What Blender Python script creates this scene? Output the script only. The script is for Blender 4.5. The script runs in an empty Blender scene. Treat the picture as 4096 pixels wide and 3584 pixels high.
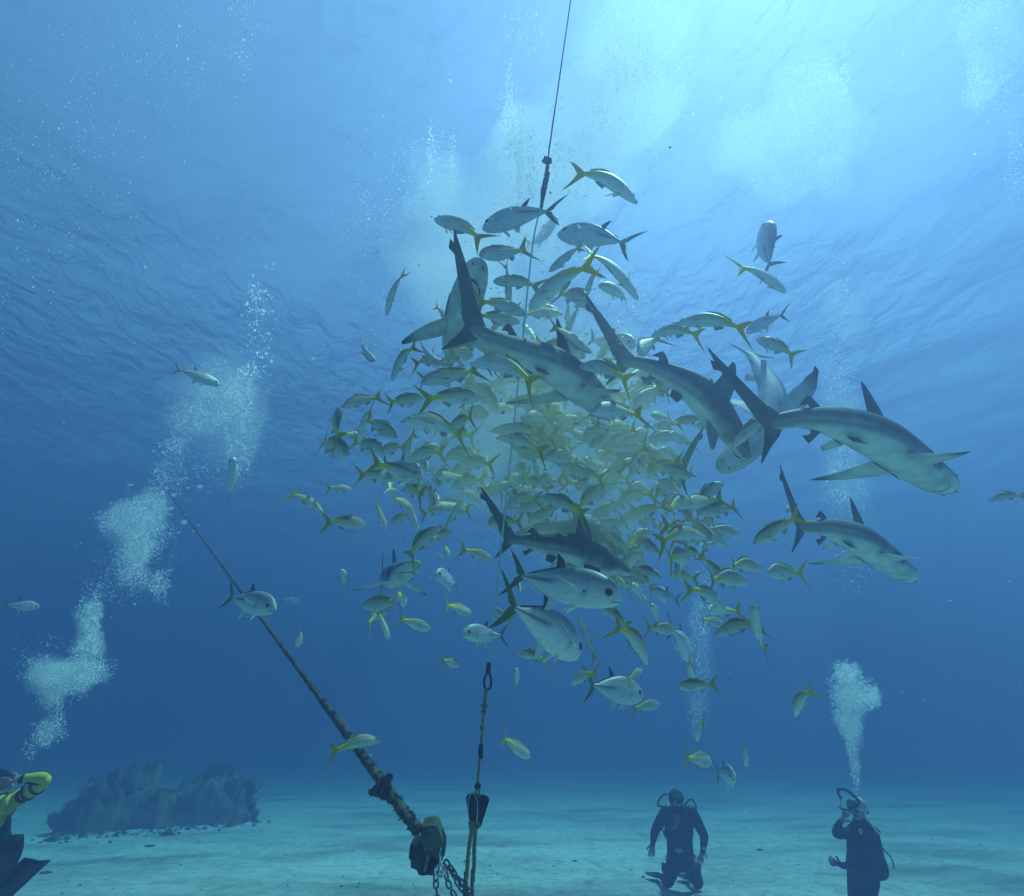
import bpy, bmesh, math, random
import numpy as np
from mathutils import Vector, Matrix, Quaternion, noise as mnoise

# ------------------------------------------------------------------ camera, world, sun, exposure
S = bpy.context.scene
COL = S.collection
F_PX = 1100.0                      # focal length in pixels of a 2048 px wide picture
PITCH = math.radians(28.4)
CAM_H = 1.95
SURF_Z = 13.0
cam_data = bpy.data.cameras.new('camera')
cam_data.sensor_width = 36.0
cam_data.lens = 36.0 * F_PX / 2048.0
cam_data.clip_start = 0.05
cam_data.clip_end = 2000.0
cam = bpy.data.objects.new('camera', cam_data)
COL.objects.link(cam)
cam.location = (0, 0, CAM_H)
cam.rotation_euler = (math.radians(90) + PITCH, 0, 0)
S.camera = cam

SUN_EL, SUN_AZ = math.radians(66), math.radians(56)   # azimuth measured from +Y towards +X
W = bpy.data.worlds.new('World'); S.world = W; W.use_nodes = True
nt = W.node_tree; nt.nodes.clear()
wo = nt.nodes.new('ShaderNodeOutputWorld'); bg = nt.nodes.new('ShaderNodeBackground')
sky = nt.nodes.new('ShaderNodeTexSky'); sky.sky_type = 'NISHITA'; sky.sun_disc = False
sky.sun_elevation = SUN_EL; sky.sun_rotation = SUN_AZ
bg.inputs['Strength'].default_value = 0.05
nt.links.new(sky.outputs[0], bg.inputs[0]); nt.links.new(bg.outputs[0], wo.inputs[0])
sl = bpy.data.lights.new('sun', 'SUN'); sl.energy = 5.0; sl.angle = math.radians(0.5); sl.color = (1.0, 0.96, 0.9)
sun = bpy.data.objects.new('sun', sl); COL.objects.link(sun)
sdir = Vector((math.sin(SUN_AZ)*math.cos(SUN_EL), math.cos(SUN_AZ)*math.cos(SUN_EL), math.sin(SUN_EL)))
sun.rotation_euler = sdir.to_track_quat('Z', 'Y').to_euler()
sun.location = (0, 0, 40)
S.view_settings.view_transform = 'Standard'; S.view_settings.look = 'None'
S.view_settings.gamma = 1.0
S.view_settings.exposure = 1.66
cy = S.cycles
cy.use_denoising = True
cy.volume_bounces = 3
cy.max_bounces = 12; cy.diffuse_bounces = 3; cy.glossy_bounces = 3; cy.transmission_bounces = 6
cy.transparent_max_bounces = 24
cy.caustics_reflective = False; cy.caustics_refractive = False
cy.sample_clamp_indirect = 4.0

# ------------------------------------------------------------------ helpers
R = random.Random(7)
def cam_ray(x, y):
    """unit direction through the point (x, y) of the 2048 x 1792 picture"""
    a = (x - 1024.0) / F_PX; b = (896.0 - y) / F_PX
    c, s = math.cos(PITCH), math.sin(PITCH)
    v = Vector((a, c - b * s, s + b * c))
    return v.normalized()
CAMP = Vector((0, 0, CAM_H))
def at(x, y, d):                   # the world point d metres away along that direction
    return CAMP + cam_ray(x, y) * d
def atz(x, y, depth):              # same, by depth along the view axis
    v = cam_ray(x, y); f = cam_ray(1024, 896)
    return CAMP + v * (depth / v.dot(f))
def on_ground(x, y, z=0.0):
    v = cam_ray(x, y); return CAMP + v * ((z - CAM_H) / v.z)

def tag(o, label=None, cat=None, group=None, kind=None):
    if label: o['label'] = label
    if cat: o['category'] = cat
    if group: o['group'] = group
    if kind: o['kind'] = kind
    return o

def link(name, me, parent=None):
    o = bpy.data.objects.new(name, me); COL.objects.link(o)
    if parent is not None: o.parent = parent
    return o
def empty(name, loc=(0, 0, 0)):
    o = bpy.data.objects.new(name, None); COL.objects.link(o); o.location = loc
    o.empty_display_size = 0.2
    return o
def mesh(name, V, F, mats=(), midx=None, smooth=True):
    me = bpy.data.meshes.new(name)
    me.from_pydata([tuple(v) for v in V], [], F)
    for m in mats: me.materials.append(m)
    if midx is not None: me.polygons.foreach_set('material_index', midx)
    if smooth: me.polygons.foreach_set('use_smooth', [True] * len(F))
    me.update()
    return me

def mat(name, color=(0.5, 0.5, 0.5), rough=0.6, metal=0.0, spec=0.4):
    m = bpy.data.materials.new(name); m.use_nodes = True
    b = m.node_tree.nodes['Principled BSDF']
    b.inputs['Base Color'].default_value = (*color, 1); b.inputs['Roughness'].default_value = rough
    b.inputs['Metallic'].default_value = metal; b.inputs['Specular IOR Level'].default_value = spec
    return m
def noisy(m, c1, c2, scale=5.0, detail=4.0, lo=0.35, hi=0.65, bump=0.0, bscale=None, coord='Object', stretch=(1, 1, 1)):
    """two-colour noise on base colour plus optional bump"""
    n = m.node_tree.nodes; l = m.node_tree.links; b = n['Principled BSDF']
    tc = n.new('ShaderNodeTexCoord'); mp = n.new('ShaderNodeMapping'); mp.inputs['Scale'].default_value = stretch
    l.new(tc.outputs[coord], mp.inputs[0])
    t = n.new('ShaderNodeTexNoise'); t.inputs['Scale'].default_value = scale; t.inputs['Detail'].default_value = detail
    l.new(mp.outputs[0], t.inputs['Vector'])
    r = n.new('ShaderNodeValToRGB'); r.color_ramp.elements[0].position = lo; r.color_ramp.elements[1].position = hi
    r.color_ramp.elements[0].color = (*c1, 1); r.color_ramp.elements[1].color = (*c2, 1)
    l.new(t.outputs['Fac'], r.inputs[0]); l.new(r.outputs[0], b.inputs['Base Color'])
    if bump:
        t2 = n.new('ShaderNodeTexNoise'); t2.inputs['Scale'].default_value = bscale or scale * 3; t2.inputs['Detail'].default_value = 5
        l.new(mp.outputs[0], t2.inputs['Vector'])
        bp = n.new('ShaderNodeBump'); bp.inputs['Strength'].default_value = bump
        l.new(t2.outputs['Fac'], bp.inputs['Height']); l.new(bp.outputs[0], b.inputs['Normal'])
    return m

# ------------------------------------------------------------------ the water body (volume), sea surface, seabed
def fbm(x, y, s, seed=0.0):
    return mnoise.fractal(Vector((x * s + seed, y * s - seed, seed * 1.7)), 1.0, 2.0, 5, noise_basis='PERLIN_ORIGINAL')

def build_haze():
    X0, X1, Y0, Y1, Z0, Z1 = -120, 120, -60, 170, -2.0, SURF_Z - 0.9
    V = [(x, y, z) for z in (Z0, Z1) for y in (Y0, Y1) for x in (X0, X1)]
    F = [(0, 2, 3, 1), (4, 5, 7, 6), (0, 1, 5, 4), (2, 6, 7, 3), (0, 4, 6, 2), (1, 3, 7, 5)]
    m = bpy.data.materials.new('sea_water'); m.use_nodes = True
    n = m.node_tree.nodes; n.clear()
    out = n.new('ShaderNodeOutputMaterial'); pv = n.new('ShaderNodeVolumePrincipled')
    pv.inputs['Color'].default_value = HAZE_COL
    pv.inputs['Absorption Color'].default_value = HAZE_ABS
    pv.inputs['Density'].default_value = HAZE_D
    pv.inputs['Density Attribute'].default_value = ''
    pv.inputs['Anisotropy'].default_value = HAZE_G
    m.node_tree.links.new(pv.outputs[0], out.inputs['Volume'])
    m.cycles.homogeneous_volume = True
    o = link('haze', mesh('haze', V, F, [m], smooth=False))
    tag(o, 'clear blue sea water between the sandy bottom and the surface', 'haze', kind='stuff')
HAZE_COL = (0.118, 0.130, 0.252, 1); HAZE_ABS = (0.042, 0.25, 0.32, 1); HAZE_D = 0.150; HAZE_G = 0.55
build_haze()

def build_surface():
    # one large rippled sheet: fine grid over the visible part, coarser skirt
    xs = np.concatenate([np.linspace(-600, -60, 12)[:-1], np.linspace(-60, 60, 401), np.linspace(60, 600, 12)[1:]])
    ys = np.concatenate([np.linspace(-400, -12, 8)[:-1], np.linspace(-12, 75, 331), np.linspace(75, 900, 14)[1:]])
    X, Y = np.meshgrid(xs, ys)
    Z = np.zeros_like(X)
    rg = np.random.default_rng(3)
    for k in range(46):
        lam = 0.9 * (1.13 ** k) if k < 26 else rg.uniform(1.0, 6.0)
        lam = min(lam, 14)
        th = rg.normal(0.6, 0.7)
        kx, ky = math.cos(th) * 2 * math.pi / lam, math.sin(th) * 2 * math.pi / lam
        a = 0.0045 * lam ** 0.9
        warp = 0.9 * np.sin(X * 0.11 + k) + 0.9 * np.cos(Y * 0.13 + 2 * k)
        Z += a * np.sin(kx * X + ky * Y + rg.uniform(0, 6.28) + warp)
    Z = np.clip(Z, -0.8, 0.8)
    nx, ny = len(xs), len(ys)
    V = np.stack([X.ravel(), Y.ravel(), SURF_Z + Z.ravel()], 1)
    idx = np.arange(nx * ny).reshape(ny, nx)
    F = np.stack([idx[:-1, :-1].ravel(), idx[1:, :-1].ravel(), idx[1:, 1:].ravel(), idx[:-1, 1:].ravel()], 1)
    m = bpy.data.materials.new('sea_surface'); m.use_nodes = True
    n = m.node_tree.nodes; l = m.node_tree.links; n.clear()
    out = n.new('ShaderNodeOutputMaterial')
    geo = n.new('ShaderNodeNewGeometry'); mp = n.new('ShaderNodeMapping'); mp.inputs['Rotation'].default_value = (0, 0, 0.5)
    mp.inputs['Scale'].default_value = (1.0, 0.7, 1.0)
    l.new(geo.outputs['Position'], mp.inputs[0])
    t1 = n.new('ShaderNodeTexNoise'); t1.inputs['Scale'].default_value = 1.5; t1.inputs['Detail'].default_value = 6; t1.inputs['Distortion'].default_value = 0.5
    l.new(mp.outputs[0], t1.inputs['Vector'])
    bp = n.new('ShaderNodeBump'); bp.inputs['Strength'].default_value = 1.0; bp.inputs["Distance"].default_value = 0.46
    l.new(t1.outputs['Fac'], bp.inputs['Height'])
    tm = n.new('ShaderNodeTexNoise'); tm.inputs['Scale'].default_value = 0.09; tm.inputs['Detail'].default_value = 2; l.new(geo.outputs['Position'], tm.inputs['Vector'])
    mm = n.new('ShaderNodeMapRange'); mm.inputs[1].default_value = 0.40; mm.inputs[2].default_value = 0.62; mm.inputs[3].default_value = 0.25; mm.inputs[4].default_value = 1.0
    l.new(tm.outputs['Fac'], mm.inputs[0]); l.new(mm.outputs[0], bp.inputs['Strength'])
    # seen from below: sky comes through steeply, the dark deep is mirrored at a slant
    lw = n.new('ShaderNodeLayerWeight'); lw.inputs['Blend'].default_value = 0.5
    l.new(bp.outputs[0], lw.inputs['Normal'])
    rmp = n.new('ShaderNodeValToRGB'); rmp.color_ramp.interpolation = 'EASE'
    rmp.color_ramp.elements[0].position = 0.05; rmp.color_ramp.elements[1].position = 0.95
    l.new(lw.outputs['Facing'], rmp.inputs[0])
    tr = n.new('ShaderNodeBsdfTransparent'); tr.inputs[0].default_value = (0.60, 0.89, 0.90, 1)
    tl = n.new('ShaderNodeBsdfTranslucent'); tl.inputs[0].default_value = (0.11, 0.24, 0.38, 1); l.new(bp.outputs[0], tl.inputs['Normal'])
    gl = n.new('ShaderNodeBsdfGlossy'); gl.inputs['Roughness'].default_value = 0.12; gl.inputs[0].default_value = (0.9, 0.95, 1, 1)
    l.new(bp.outputs[0], gl.inputs['Normal'])
    m1 = n.new('ShaderNodeMixShader'); m1.inputs[0].default_value = 0.32
    l.new(tr.outputs[0], m1.inputs[1]); l.new(tl.outputs[0], m1.inputs[2])
    m2 = n.new('ShaderNodeMixShader'); l.new(rmp.outputs[0], m2.inputs[0])
    l.new(m1.outputs[0], m2.inputs[1]); l.new(gl.outputs[0], m2.inputs[2])
    l.new(m2.outputs[0], out.inputs['Surface'])
    o = link('water_surface', mesh('water_surface', V.tolist(), F.tolist(), [m]))
    tag(o, 'rippled underside of the sea surface high above', 'water', kind='structure')
build_surface()

def ground_h(x, y):
    h = 0.10 * fbm(x, y, 0.16, 3.1) + 0.05 * fbm(x, y, 0.5, 9.0) + 0.012 * fbm(x, y, 2.2, 5.0)
    return h
def build_seabed():
    xs = np.concatenate([np.linspace(-700, -26, 14)[:-1], np.linspace(-26, 26, 261), np.linspace(26, 700, 14)[1:]])
    ys = np.concatenate([np.linspace(-400, -2, 8)[:-1], np.linspace(-2, 45, 236), np.linspace(45, 1000, 16)[1:]])
    V = [(x, y, ground_h(x, y)) for y in ys for x in xs]
    nx, ny = len(xs), len(ys); idx = np.arange(nx * ny).reshape(ny, nx)
    F = np.stack([idx[:-1, :-1].ravel(), idx[:-1, 1:].ravel(), idx[1:, 1:].ravel(), idx[1:, :-1].ravel()], 1)
    m = mat('pale_sand', rough=0.95, spec=0.1)
    n = m.node_tree.nodes; l = m.node_tree.links; b = n['Principled BSDF']
    geo = n.new('ShaderNodeNewGeometry')
    mp = n.new('ShaderNodeMapping'); mp.inputs['Scale'].default_value = (0.35, 1.0, 1); l.new(geo.outputs['Position'], mp.inputs[0])
    t = n.new('ShaderNodeTexNoise'); t.inputs['Scale'].default_value = 0.55; t.inputs['Detail'].default_value = 7; t.inputs['Roughness'].default_value = 0.62
    l.new(mp.outputs[0], t.inputs['Vector'])
    r = n.new('ShaderNodeValToRGB'); e = r.color_ramp.elements
    e[0].position = 0.36; e[0].color = (0.44, 0.47, 0.38, 1); e[1].position = 0.60; e[1].color = (0.88, 0.92, 0.82, 1)
    k = e.new(0.48); k.color = (0.72, 0.76, 0.66, 1)
    l.new(t.outputs['Fac'], r.inputs[0])
    t2 = n.new('ShaderNodeTexNoise'); t2.inputs['Scale'].default_value = 6; t2.inputs['Detail'].default_value = 6; l.new(geo.outputs['Position'], t2.inputs['Vector'])
    r2 = n.new('ShaderNodeValToRGB'); r2.color_ramp.elements[0].position = 0.33; r2.color_ramp.elements[0].color = (0.72, 0.72, 0.68, 1)
    r2.color_ramp.elements[1].position = 0.55; r2.color_ramp.elements[1].color = (1, 1, 1, 1); l.new(t2.outputs['Fac'], r2.inputs[0])
    mx = n.new('ShaderNodeMixRGB'); mx.blend_type = 'MULTIPLY'; mx.inputs[0].default_value = 1
    l.new(r.outputs[0], mx.inputs[1]); l.new(r2.outputs[0], mx.inputs[2]); l.new(mx.outputs[0], b.inputs['Base Color'])
    # nearer than some 12 m the sand colour is multiplied darker, with a ragged border
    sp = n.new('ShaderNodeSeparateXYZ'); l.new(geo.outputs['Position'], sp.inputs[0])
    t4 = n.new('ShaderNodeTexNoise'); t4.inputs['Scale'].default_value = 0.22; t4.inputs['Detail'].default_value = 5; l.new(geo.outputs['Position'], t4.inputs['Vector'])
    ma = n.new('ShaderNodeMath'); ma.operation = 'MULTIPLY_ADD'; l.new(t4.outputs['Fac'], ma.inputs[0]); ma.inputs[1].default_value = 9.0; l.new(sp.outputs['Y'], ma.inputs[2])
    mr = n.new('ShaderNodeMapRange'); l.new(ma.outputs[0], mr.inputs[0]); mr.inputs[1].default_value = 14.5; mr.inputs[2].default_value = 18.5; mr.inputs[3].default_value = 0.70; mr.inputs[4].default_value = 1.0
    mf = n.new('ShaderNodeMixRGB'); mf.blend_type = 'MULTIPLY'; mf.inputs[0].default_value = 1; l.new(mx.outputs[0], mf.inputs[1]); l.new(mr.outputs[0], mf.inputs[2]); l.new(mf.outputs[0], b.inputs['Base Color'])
    t3 = n.new('ShaderNodeTexNoise'); t3.inputs['Scale'].default_value = 3.0; t3.inputs['Detail'].default_value = 8; l.new(geo.outputs['Position'], t3.inputs['Vector'])
    bp = n.new('ShaderNodeBump'); bp.inputs['Strength'].default_value = 0.7; bp.inputs['Distance'].default_value = 0.07
    l.new(t3.outputs['Fac'], bp.inputs['Height']); l.new(bp.outputs[0], b.inputs['Normal'])
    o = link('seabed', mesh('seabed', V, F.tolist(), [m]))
    tag(o, 'pale sandy sea floor with darker rippled patches', 'seabed', kind='structure')
build_seabed()

# ------------------------------------------------------------------ lofted creatures
def fast_mesh(name, V, F4, mats, midx=None, smooth=True):
    """V: n x 3 array, F4: list of index tuples (3 or 4 corners)"""
    me = bpy.data.meshes.new(name)
    me.from_pydata([tuple(v) for v in V], [], F4)
    for m in mats: me.materials.append(m)
    if midx is not None: me.polygons.foreach_set('material_index', midx)
    me.polygons.foreach_set('use_smooth', [smooth] * len(F4)); me.update()
    return me

class Build:
    """collects points in the unbent frame of an animal: x forward, y to its left, z up; length 1"""
    def __init__(self): self.P = []; self.C = []; self.F = []; self.M = []
    def add(self, P, C, F, m=0):
        o = len(self.P); self.P += [tuple(p) for p in P]; self.C += [tuple(c[:3]) + ((c[3],) if len(c) > 3 else (0.0,)) for c in C]
        self.F += [tuple(i + o for i in f) for f in F]; self.M += [m] * len(F)
    def body(self, prof, colf, seg=18, m=0, nsub=3):
        # prof rows: x, top z, bottom z, half width, roundness
        rows = []
        for i in range(len(prof) - 1):
            for k in range(nsub):
                t = k / nsub; p0 = prof[max(i - 1, 0)]; p1 = prof[i]; p2 = prof[i + 1]; p3 = prof[min(i + 2, len(prof) - 1)]
                rows.append([0.5 * ((2 * b) + (c - a) * t + (2 * a - 5 * b + 4 * c - d) * t * t + (-a + 3 * b - 3 * c + d) * t ** 3)
                             for a, b, c, d in zip(p0, p1, p2, p3)])
        rows.append(list(prof[-1]))
        P, C, F = [], [], []
        for r in rows:
            x, zt, zb, hw = r[:4]; zc = (zt + zb) / 2; hh = (zt - zb) / 2
            for j in range(seg):
                a = 2 * math.pi * j / seg
                ca, sa = math.cos(a), math.sin(a)
                e = r[4] if len(r) > 4 else 1.0
                y = hw * math.copysign(abs(ca) ** e, ca); z = zc + hh * sa
                P.append((x, y, z)); C.append((*colf(x, y, z, sa), 1.0))
        for i in range(len(rows) - 1):
            for j in range(seg):
                F.append((i * seg + j, (i + 1) * seg + j, (i + 1) * seg + (j + 1) % seg, i * seg + (j + 1) % seg))
        n0 = len(P); r = rows[0]; P.append((r[0] + 0.002, 0, (r[1] + r[2]) / 2)); C.append((*colf(r[0], 0, (r[1] + r[2]) / 2, 0.0), 1.0))
        for j in range(seg): F.append((n0, j, (j + 1) % seg))
        b = (len(rows) - 1) * seg; r = rows[-1]; P.append((r[0] - 0.002, 0, (r[1] + r[2]) / 2)); C.append((*colf(r[0], 0, (r[1] + r[2]) / 2, 0.0), 1.0))
        for j in range(seg): F.append((n0 + 1, b + (j + 1) % seg, b + j))
        self.add(P, C, F, m)
    def fin(self, lead, trail, th, colf, n=6, across=4, m=0, normal=None):
        """lead / trail: polylines root to tip; thin lens-shaped blade between them"""
        def samp(pl, t):
            f = t * (len(pl) - 1); i = min(int(f), len(pl) - 2); u = f - i
            p0 = Vector(pl[max(i - 1, 0)]); p1 = Vector(pl[i]); p2 = Vector(pl[i + 1]); p3 = Vector(pl[min(i + 2, len(pl) - 1)])
            return 0.5 * ((2 * p1) + (p2 - p0) * u + (2 * p0 - 5 * p1 + 4 * p2 - p3) * u * u + (-p0 + 3 * p1 - 3 * p2 + p3) * u ** 3)
        nv = Vector(normal) if normal else Vector((0, 1, 0))
        P, C, F = [], [], []
        N = n; W_ = across
        for s in (1, -1):
            for i in range(N + 1):
                v = i / N; a = samp(lead, v); b = samp(trail, v)
                for j in range(W_ + 1):
                    u = j / W_; p = a.lerp(b, u)
                    h = th * (1 - 0.85 * v) * math.sqrt(max(0, 4 * u * (1 - u)))
                    p = p + nv * (s * h); P.append(p); C.append(colf(v, u, s))
        st = (N + 1) * (W_ + 1)
        for i in range(N):
            for j in range(W_):
                q = i * (W_ + 1) + j
                F.append((q, q + 1, q + W_ + 2, q + W_ + 1))
                F.append((st + q, st + q + W_ + 1, st + q + W_ + 2, st + q + 1))
        self.add(P, C, F, m)
    def ball(self, c, r, col, m=0, sq=(1, 1, 1), seg=10, rings=6):
        P, C, F = [], [], []
        for i in range(rings + 1):
            ph = math.pi * i / rings
            for j in range(seg):
                a = 2 * math.pi * j / seg
                P.append((c[0] + r * sq[0] * math.sin(ph) * math.cos(a), c[1] + r * sq[1] * math.sin(ph) * math.sin(a), c[2] + r * sq[2] * math.cos(ph)))
                C.append(col)
        for i in range(rings):
            for j in range(seg):
                F.append((i * seg + j, (i + 1) * seg + j, (i + 1) * seg + (j + 1) % seg, i * seg + (j + 1) % seg))
        self.add(P, C, F, m)
    def tube(self, pts, r, col, m=0, seg=5):
        P, C, F = [], [], []
        pts = [Vector(p) for p in pts]
        for i, p in enumerate(pts):
            t = (pts[min(i + 1, len(pts) - 1)] - pts[max(i - 1, 0)]).normalized()
            u = t.orthogonal().normalized(); w = t.cross(u)
            rr = r * (0.35 + 0.65 * math.sin(math.pi * (i + 0.5) / len(pts)))
            for j in range(seg):
                a = 2 * math.pi * j / seg
                P.append(p + u * rr * math.cos(a) + w * rr * math.sin(a)); C.append(col)
        for i in range(len(pts) - 1):
            for j in range(seg):
                F.append((i * seg + j, i * seg + (j + 1) % seg, (i + 1) * seg + (j + 1) % seg, (i + 1) * seg + j))
        self.add(P, C, F, m)
    def mesh(self, name, mats, warp):
        V = [warp(Vector(p)) for p in self.P]
        me = fast_mesh(name, V, self.F, mats, self.M)
        ca = me.color_attributes.new('skin', 'FLOAT_COLOR', 'POINT')
        ca.data.foreach_set('color', [c for q in self.C for c in q])
        at_ = me.attributes.new('rest', 'FLOAT_VECTOR', 'POINT')
        at_.data.foreach_set('vector', [c for q in self.P for c in q])
        return me

def skin_mat(name, rough, spec, spot_scale, spot_dark, spot_lo=0.52, spot_hi=0.60, coat=0.0, stretch=(1, 1, 1), stripe=None, thin=0.45):
    m = mat(name, rough=rough, spec=spec); n = m.node_tree.nodes; l = m.node_tree.links; b = n['Principled BSDF']
    a = n.new('ShaderNodeAttribute'); a.attribute_name = 'skin'
    r = n.new('ShaderNodeAttribute'); r.attribute_name = 'rest'
    mp = n.new('ShaderNodeMapping'); mp.inputs['Scale'].default_value = stretch; l.new(r.outputs['Vector'], mp.inputs[0])
    t = n.new('ShaderNodeTexNoise'); t.inputs['Scale'].default_value = spot_scale; t.inputs['Detail'].default_value = 3
    l.new(mp.outputs[0], t.inputs['Vector'])
    cr = n.new('ShaderNodeValToRGB'); cr.color_ramp.elements[0].position = spot_lo; cr.color_ramp.elements[1].position = spot_hi
    cr.color_ramp.elements[0].color = (1, 1, 1, 1); cr.color_ramp.elements[1].color = (*[spot_dark] * 3, 1)
    l.new(t.outputs['Fac'], cr.inputs[0])
    mx = n.new('ShaderNodeMixRGB'); mx.blend_type = 'MULTIPLY'; mx.inputs[0].default_value = 1
    l.new(a.outputs['Color'], mx.inputs[1]); l.new(cr.outputs[0], mx.inputs[2]); l.new(mx.outputs[0], b.inputs['Base Color'])
    oi = n.new('ShaderNodeObjectInfo'); rv = n.new('ShaderNodeMapRange'); l.new(oi.outputs['Random'], rv.inputs[0]); rv.inputs[3].default_value = 0.84; rv.inputs[4].default_value = 1.0
    mv = n.new('ShaderNodeMixRGB'); mv.blend_type = 'MULTIPLY'; mv.inputs[0].default_value = 1; l.new(mx.outputs[0], mv.inputs[1]); l.new(rv.outputs[0], mv.inputs[2]); mx = mv; l.new(mx.outputs[0], b.inputs['Base Color'])
    bp = n.new('ShaderNodeBump'); bp.inputs['Strength'].default_value = 0.25; bp.inputs['Distance'].default_value = 0.01
    l.new(t.outputs['Fac'], bp.inputs['Height']); l.new(bp.outputs[0], b.inputs['Normal'])
    b.inputs['Coat Weight'].default_value = coat
    # fins are thin: light comes through them
    tl = n.new('ShaderNodeBsdfTranslucent'); ms = n.new('ShaderNodeMixShader'); om = n['Material Output']
    fm = n.new('ShaderNodeMath'); fm.operation = 'MULTIPLY_ADD'; l.new(a.outputs['Alpha'], fm.inputs[0]); fm.inputs[1].default_value = -thin; fm.inputs[2].default_value = thin
    l.new(a.outputs['Color'], tl.inputs[0]); l.new(fm.outputs[0], ms.inputs[0]); l.new(b.outputs[0], ms.inputs[1]); l.new(tl.outputs[0], ms.inputs[2]); l.new(ms.outputs[0], om.inputs['Surface'])
    if stripe:      # a band along the flank: half width w0 at the head growing to w1 at the tail root
        col, slope, off, w0, w1, xs, xe = stripe
        sp = n.new('ShaderNodeSeparateXYZ'); l.new(r.outputs['Vector'], sp.inputs[0])
        def M(op, a_, b_=None, c_=None):
            q = n.new('ShaderNodeMath'); q.operation = op
            for i, v in enumerate((a_, b_, c_)):
                if v is None: continue
                if isinstance(v, (int, float)): q.inputs[i].default_value = v
                else: l.new(v, q.inputs[i])
            return q.outputs[0]
        def R(v, a0, a1, b0, b1, sm='SMOOTHSTEP'):
            q = n.new('ShaderNodeMapRange'); q.interpolation_type = sm; l.new(v, q.inputs[0])
            for i, k in enumerate((a0, a1, b0, b1)): q.inputs[i + 1].default_value = k
            return q.outputs[0]
        line = M('MULTIPLY_ADD', sp.outputs['X'], slope, off)
        dist = M('ABSOLUTE', M('SUBTRACT', sp.outputs['Z'], line))
        w = R(sp.outputs['X'], xs, xe, w0, w1)
        k = R(M('DIVIDE', dist, w), 0.7, 1.15, 1, 0)
        k = M('MULTIPLY', k, R(sp.outputs['X'], 0.40, 0.44, 1, 0)); k = M('MULTIPLY', k, a.outputs['Alpha'])
        m2 = n.new('ShaderNodeMixRGB'); l.new(k, m2.inputs[0]); l.new(mx.outputs[0], m2.inputs[1]); m2.inputs[2].default_value = (*col, 1)
        l.new(m2.outputs[0], b.inputs['Base Color'])
    return m
M_SNAP = skin_mat('snapper_skin', 0.5, 0.4, 62, 0.80, stripe=((0.85, 0.70, 0.02), 0.03, 0.013, 0.0085, 0.040, 0.02, -0.26))
M_JACK = skin_mat('jack_skin', 0.45, 0.5, 30, 0.82, 0.45, 0.7)
M_SHARK = skin_mat('shark_skin', 0.65, 0.2, 17, 0.66, 0.40, 0.72, thin=0.12)
M_EYE = mat('fish_eye', (0.012, 0.012, 0.014), 0.12, spec=0.8)

def mixc(a, b, t):
    t = max(0.0, min(1.0, t)); return tuple(x + (y - x) * t for x, y in zip(a, b))
def sstep(a, b, x):
    t = max(0.0, min(1.0, (x - a) / (b - a))); return t * t * (3 - 2 * t)

def bend_warp(bend, L, arch=0.0):
    """side-to-side curl of the spine; bend = total turning of the tail end against the head, in radians"""
    N = 40; xs = [0.5 - i / N for i in range(N + 1)]; pts = [(0.0, 0.0)]; ang = [0.0]
    for i in range(N):
        t = (i + 0.5) / N; a = ang[-1] + bend / N * (0.35 + 1.3 * t)
        pts.append((pts[-1][0] - math.cos(a) / N, pts[-1][1] - math.sin(a) / N)); ang.append(a)
    mx = (pts[0][0] + pts[-1][0]) / 2; my = (pts[0][1] + pts[-1][1]) / 2
    th = math.atan2(pts[0][1] - pts[-1][1], pts[0][0] - pts[-1][0]); c, s = math.cos(-th), math.sin(-th)
    def w(p):
        f = max(0.0, min(N - 1e-6, (0.5 - p.x) * N)); i = int(f); u = f - i
        x = pts[i][0] * (1 - u) + pts[i + 1][0] * u; y = pts[i][1] * (1 - u) + pts[i + 1][1] * u
        if p.x > 0.5: x += p.x - 0.5
        a = ang[i] * (1 - u) + ang[i + 1] * u
        x += -p.y * -math.sin(a) * -1; y += p.y * math.cos(a)
        x -= mx; y -= my
        X = x * c - y * s
        return Vector(((X - p.z * arch * X * 1.6) * L, (x * s + y * c) * L, (p.z + arch * (0.10 - 0.9 * X * X - 0.12 * min(0, X))) * L))
    return w

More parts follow.
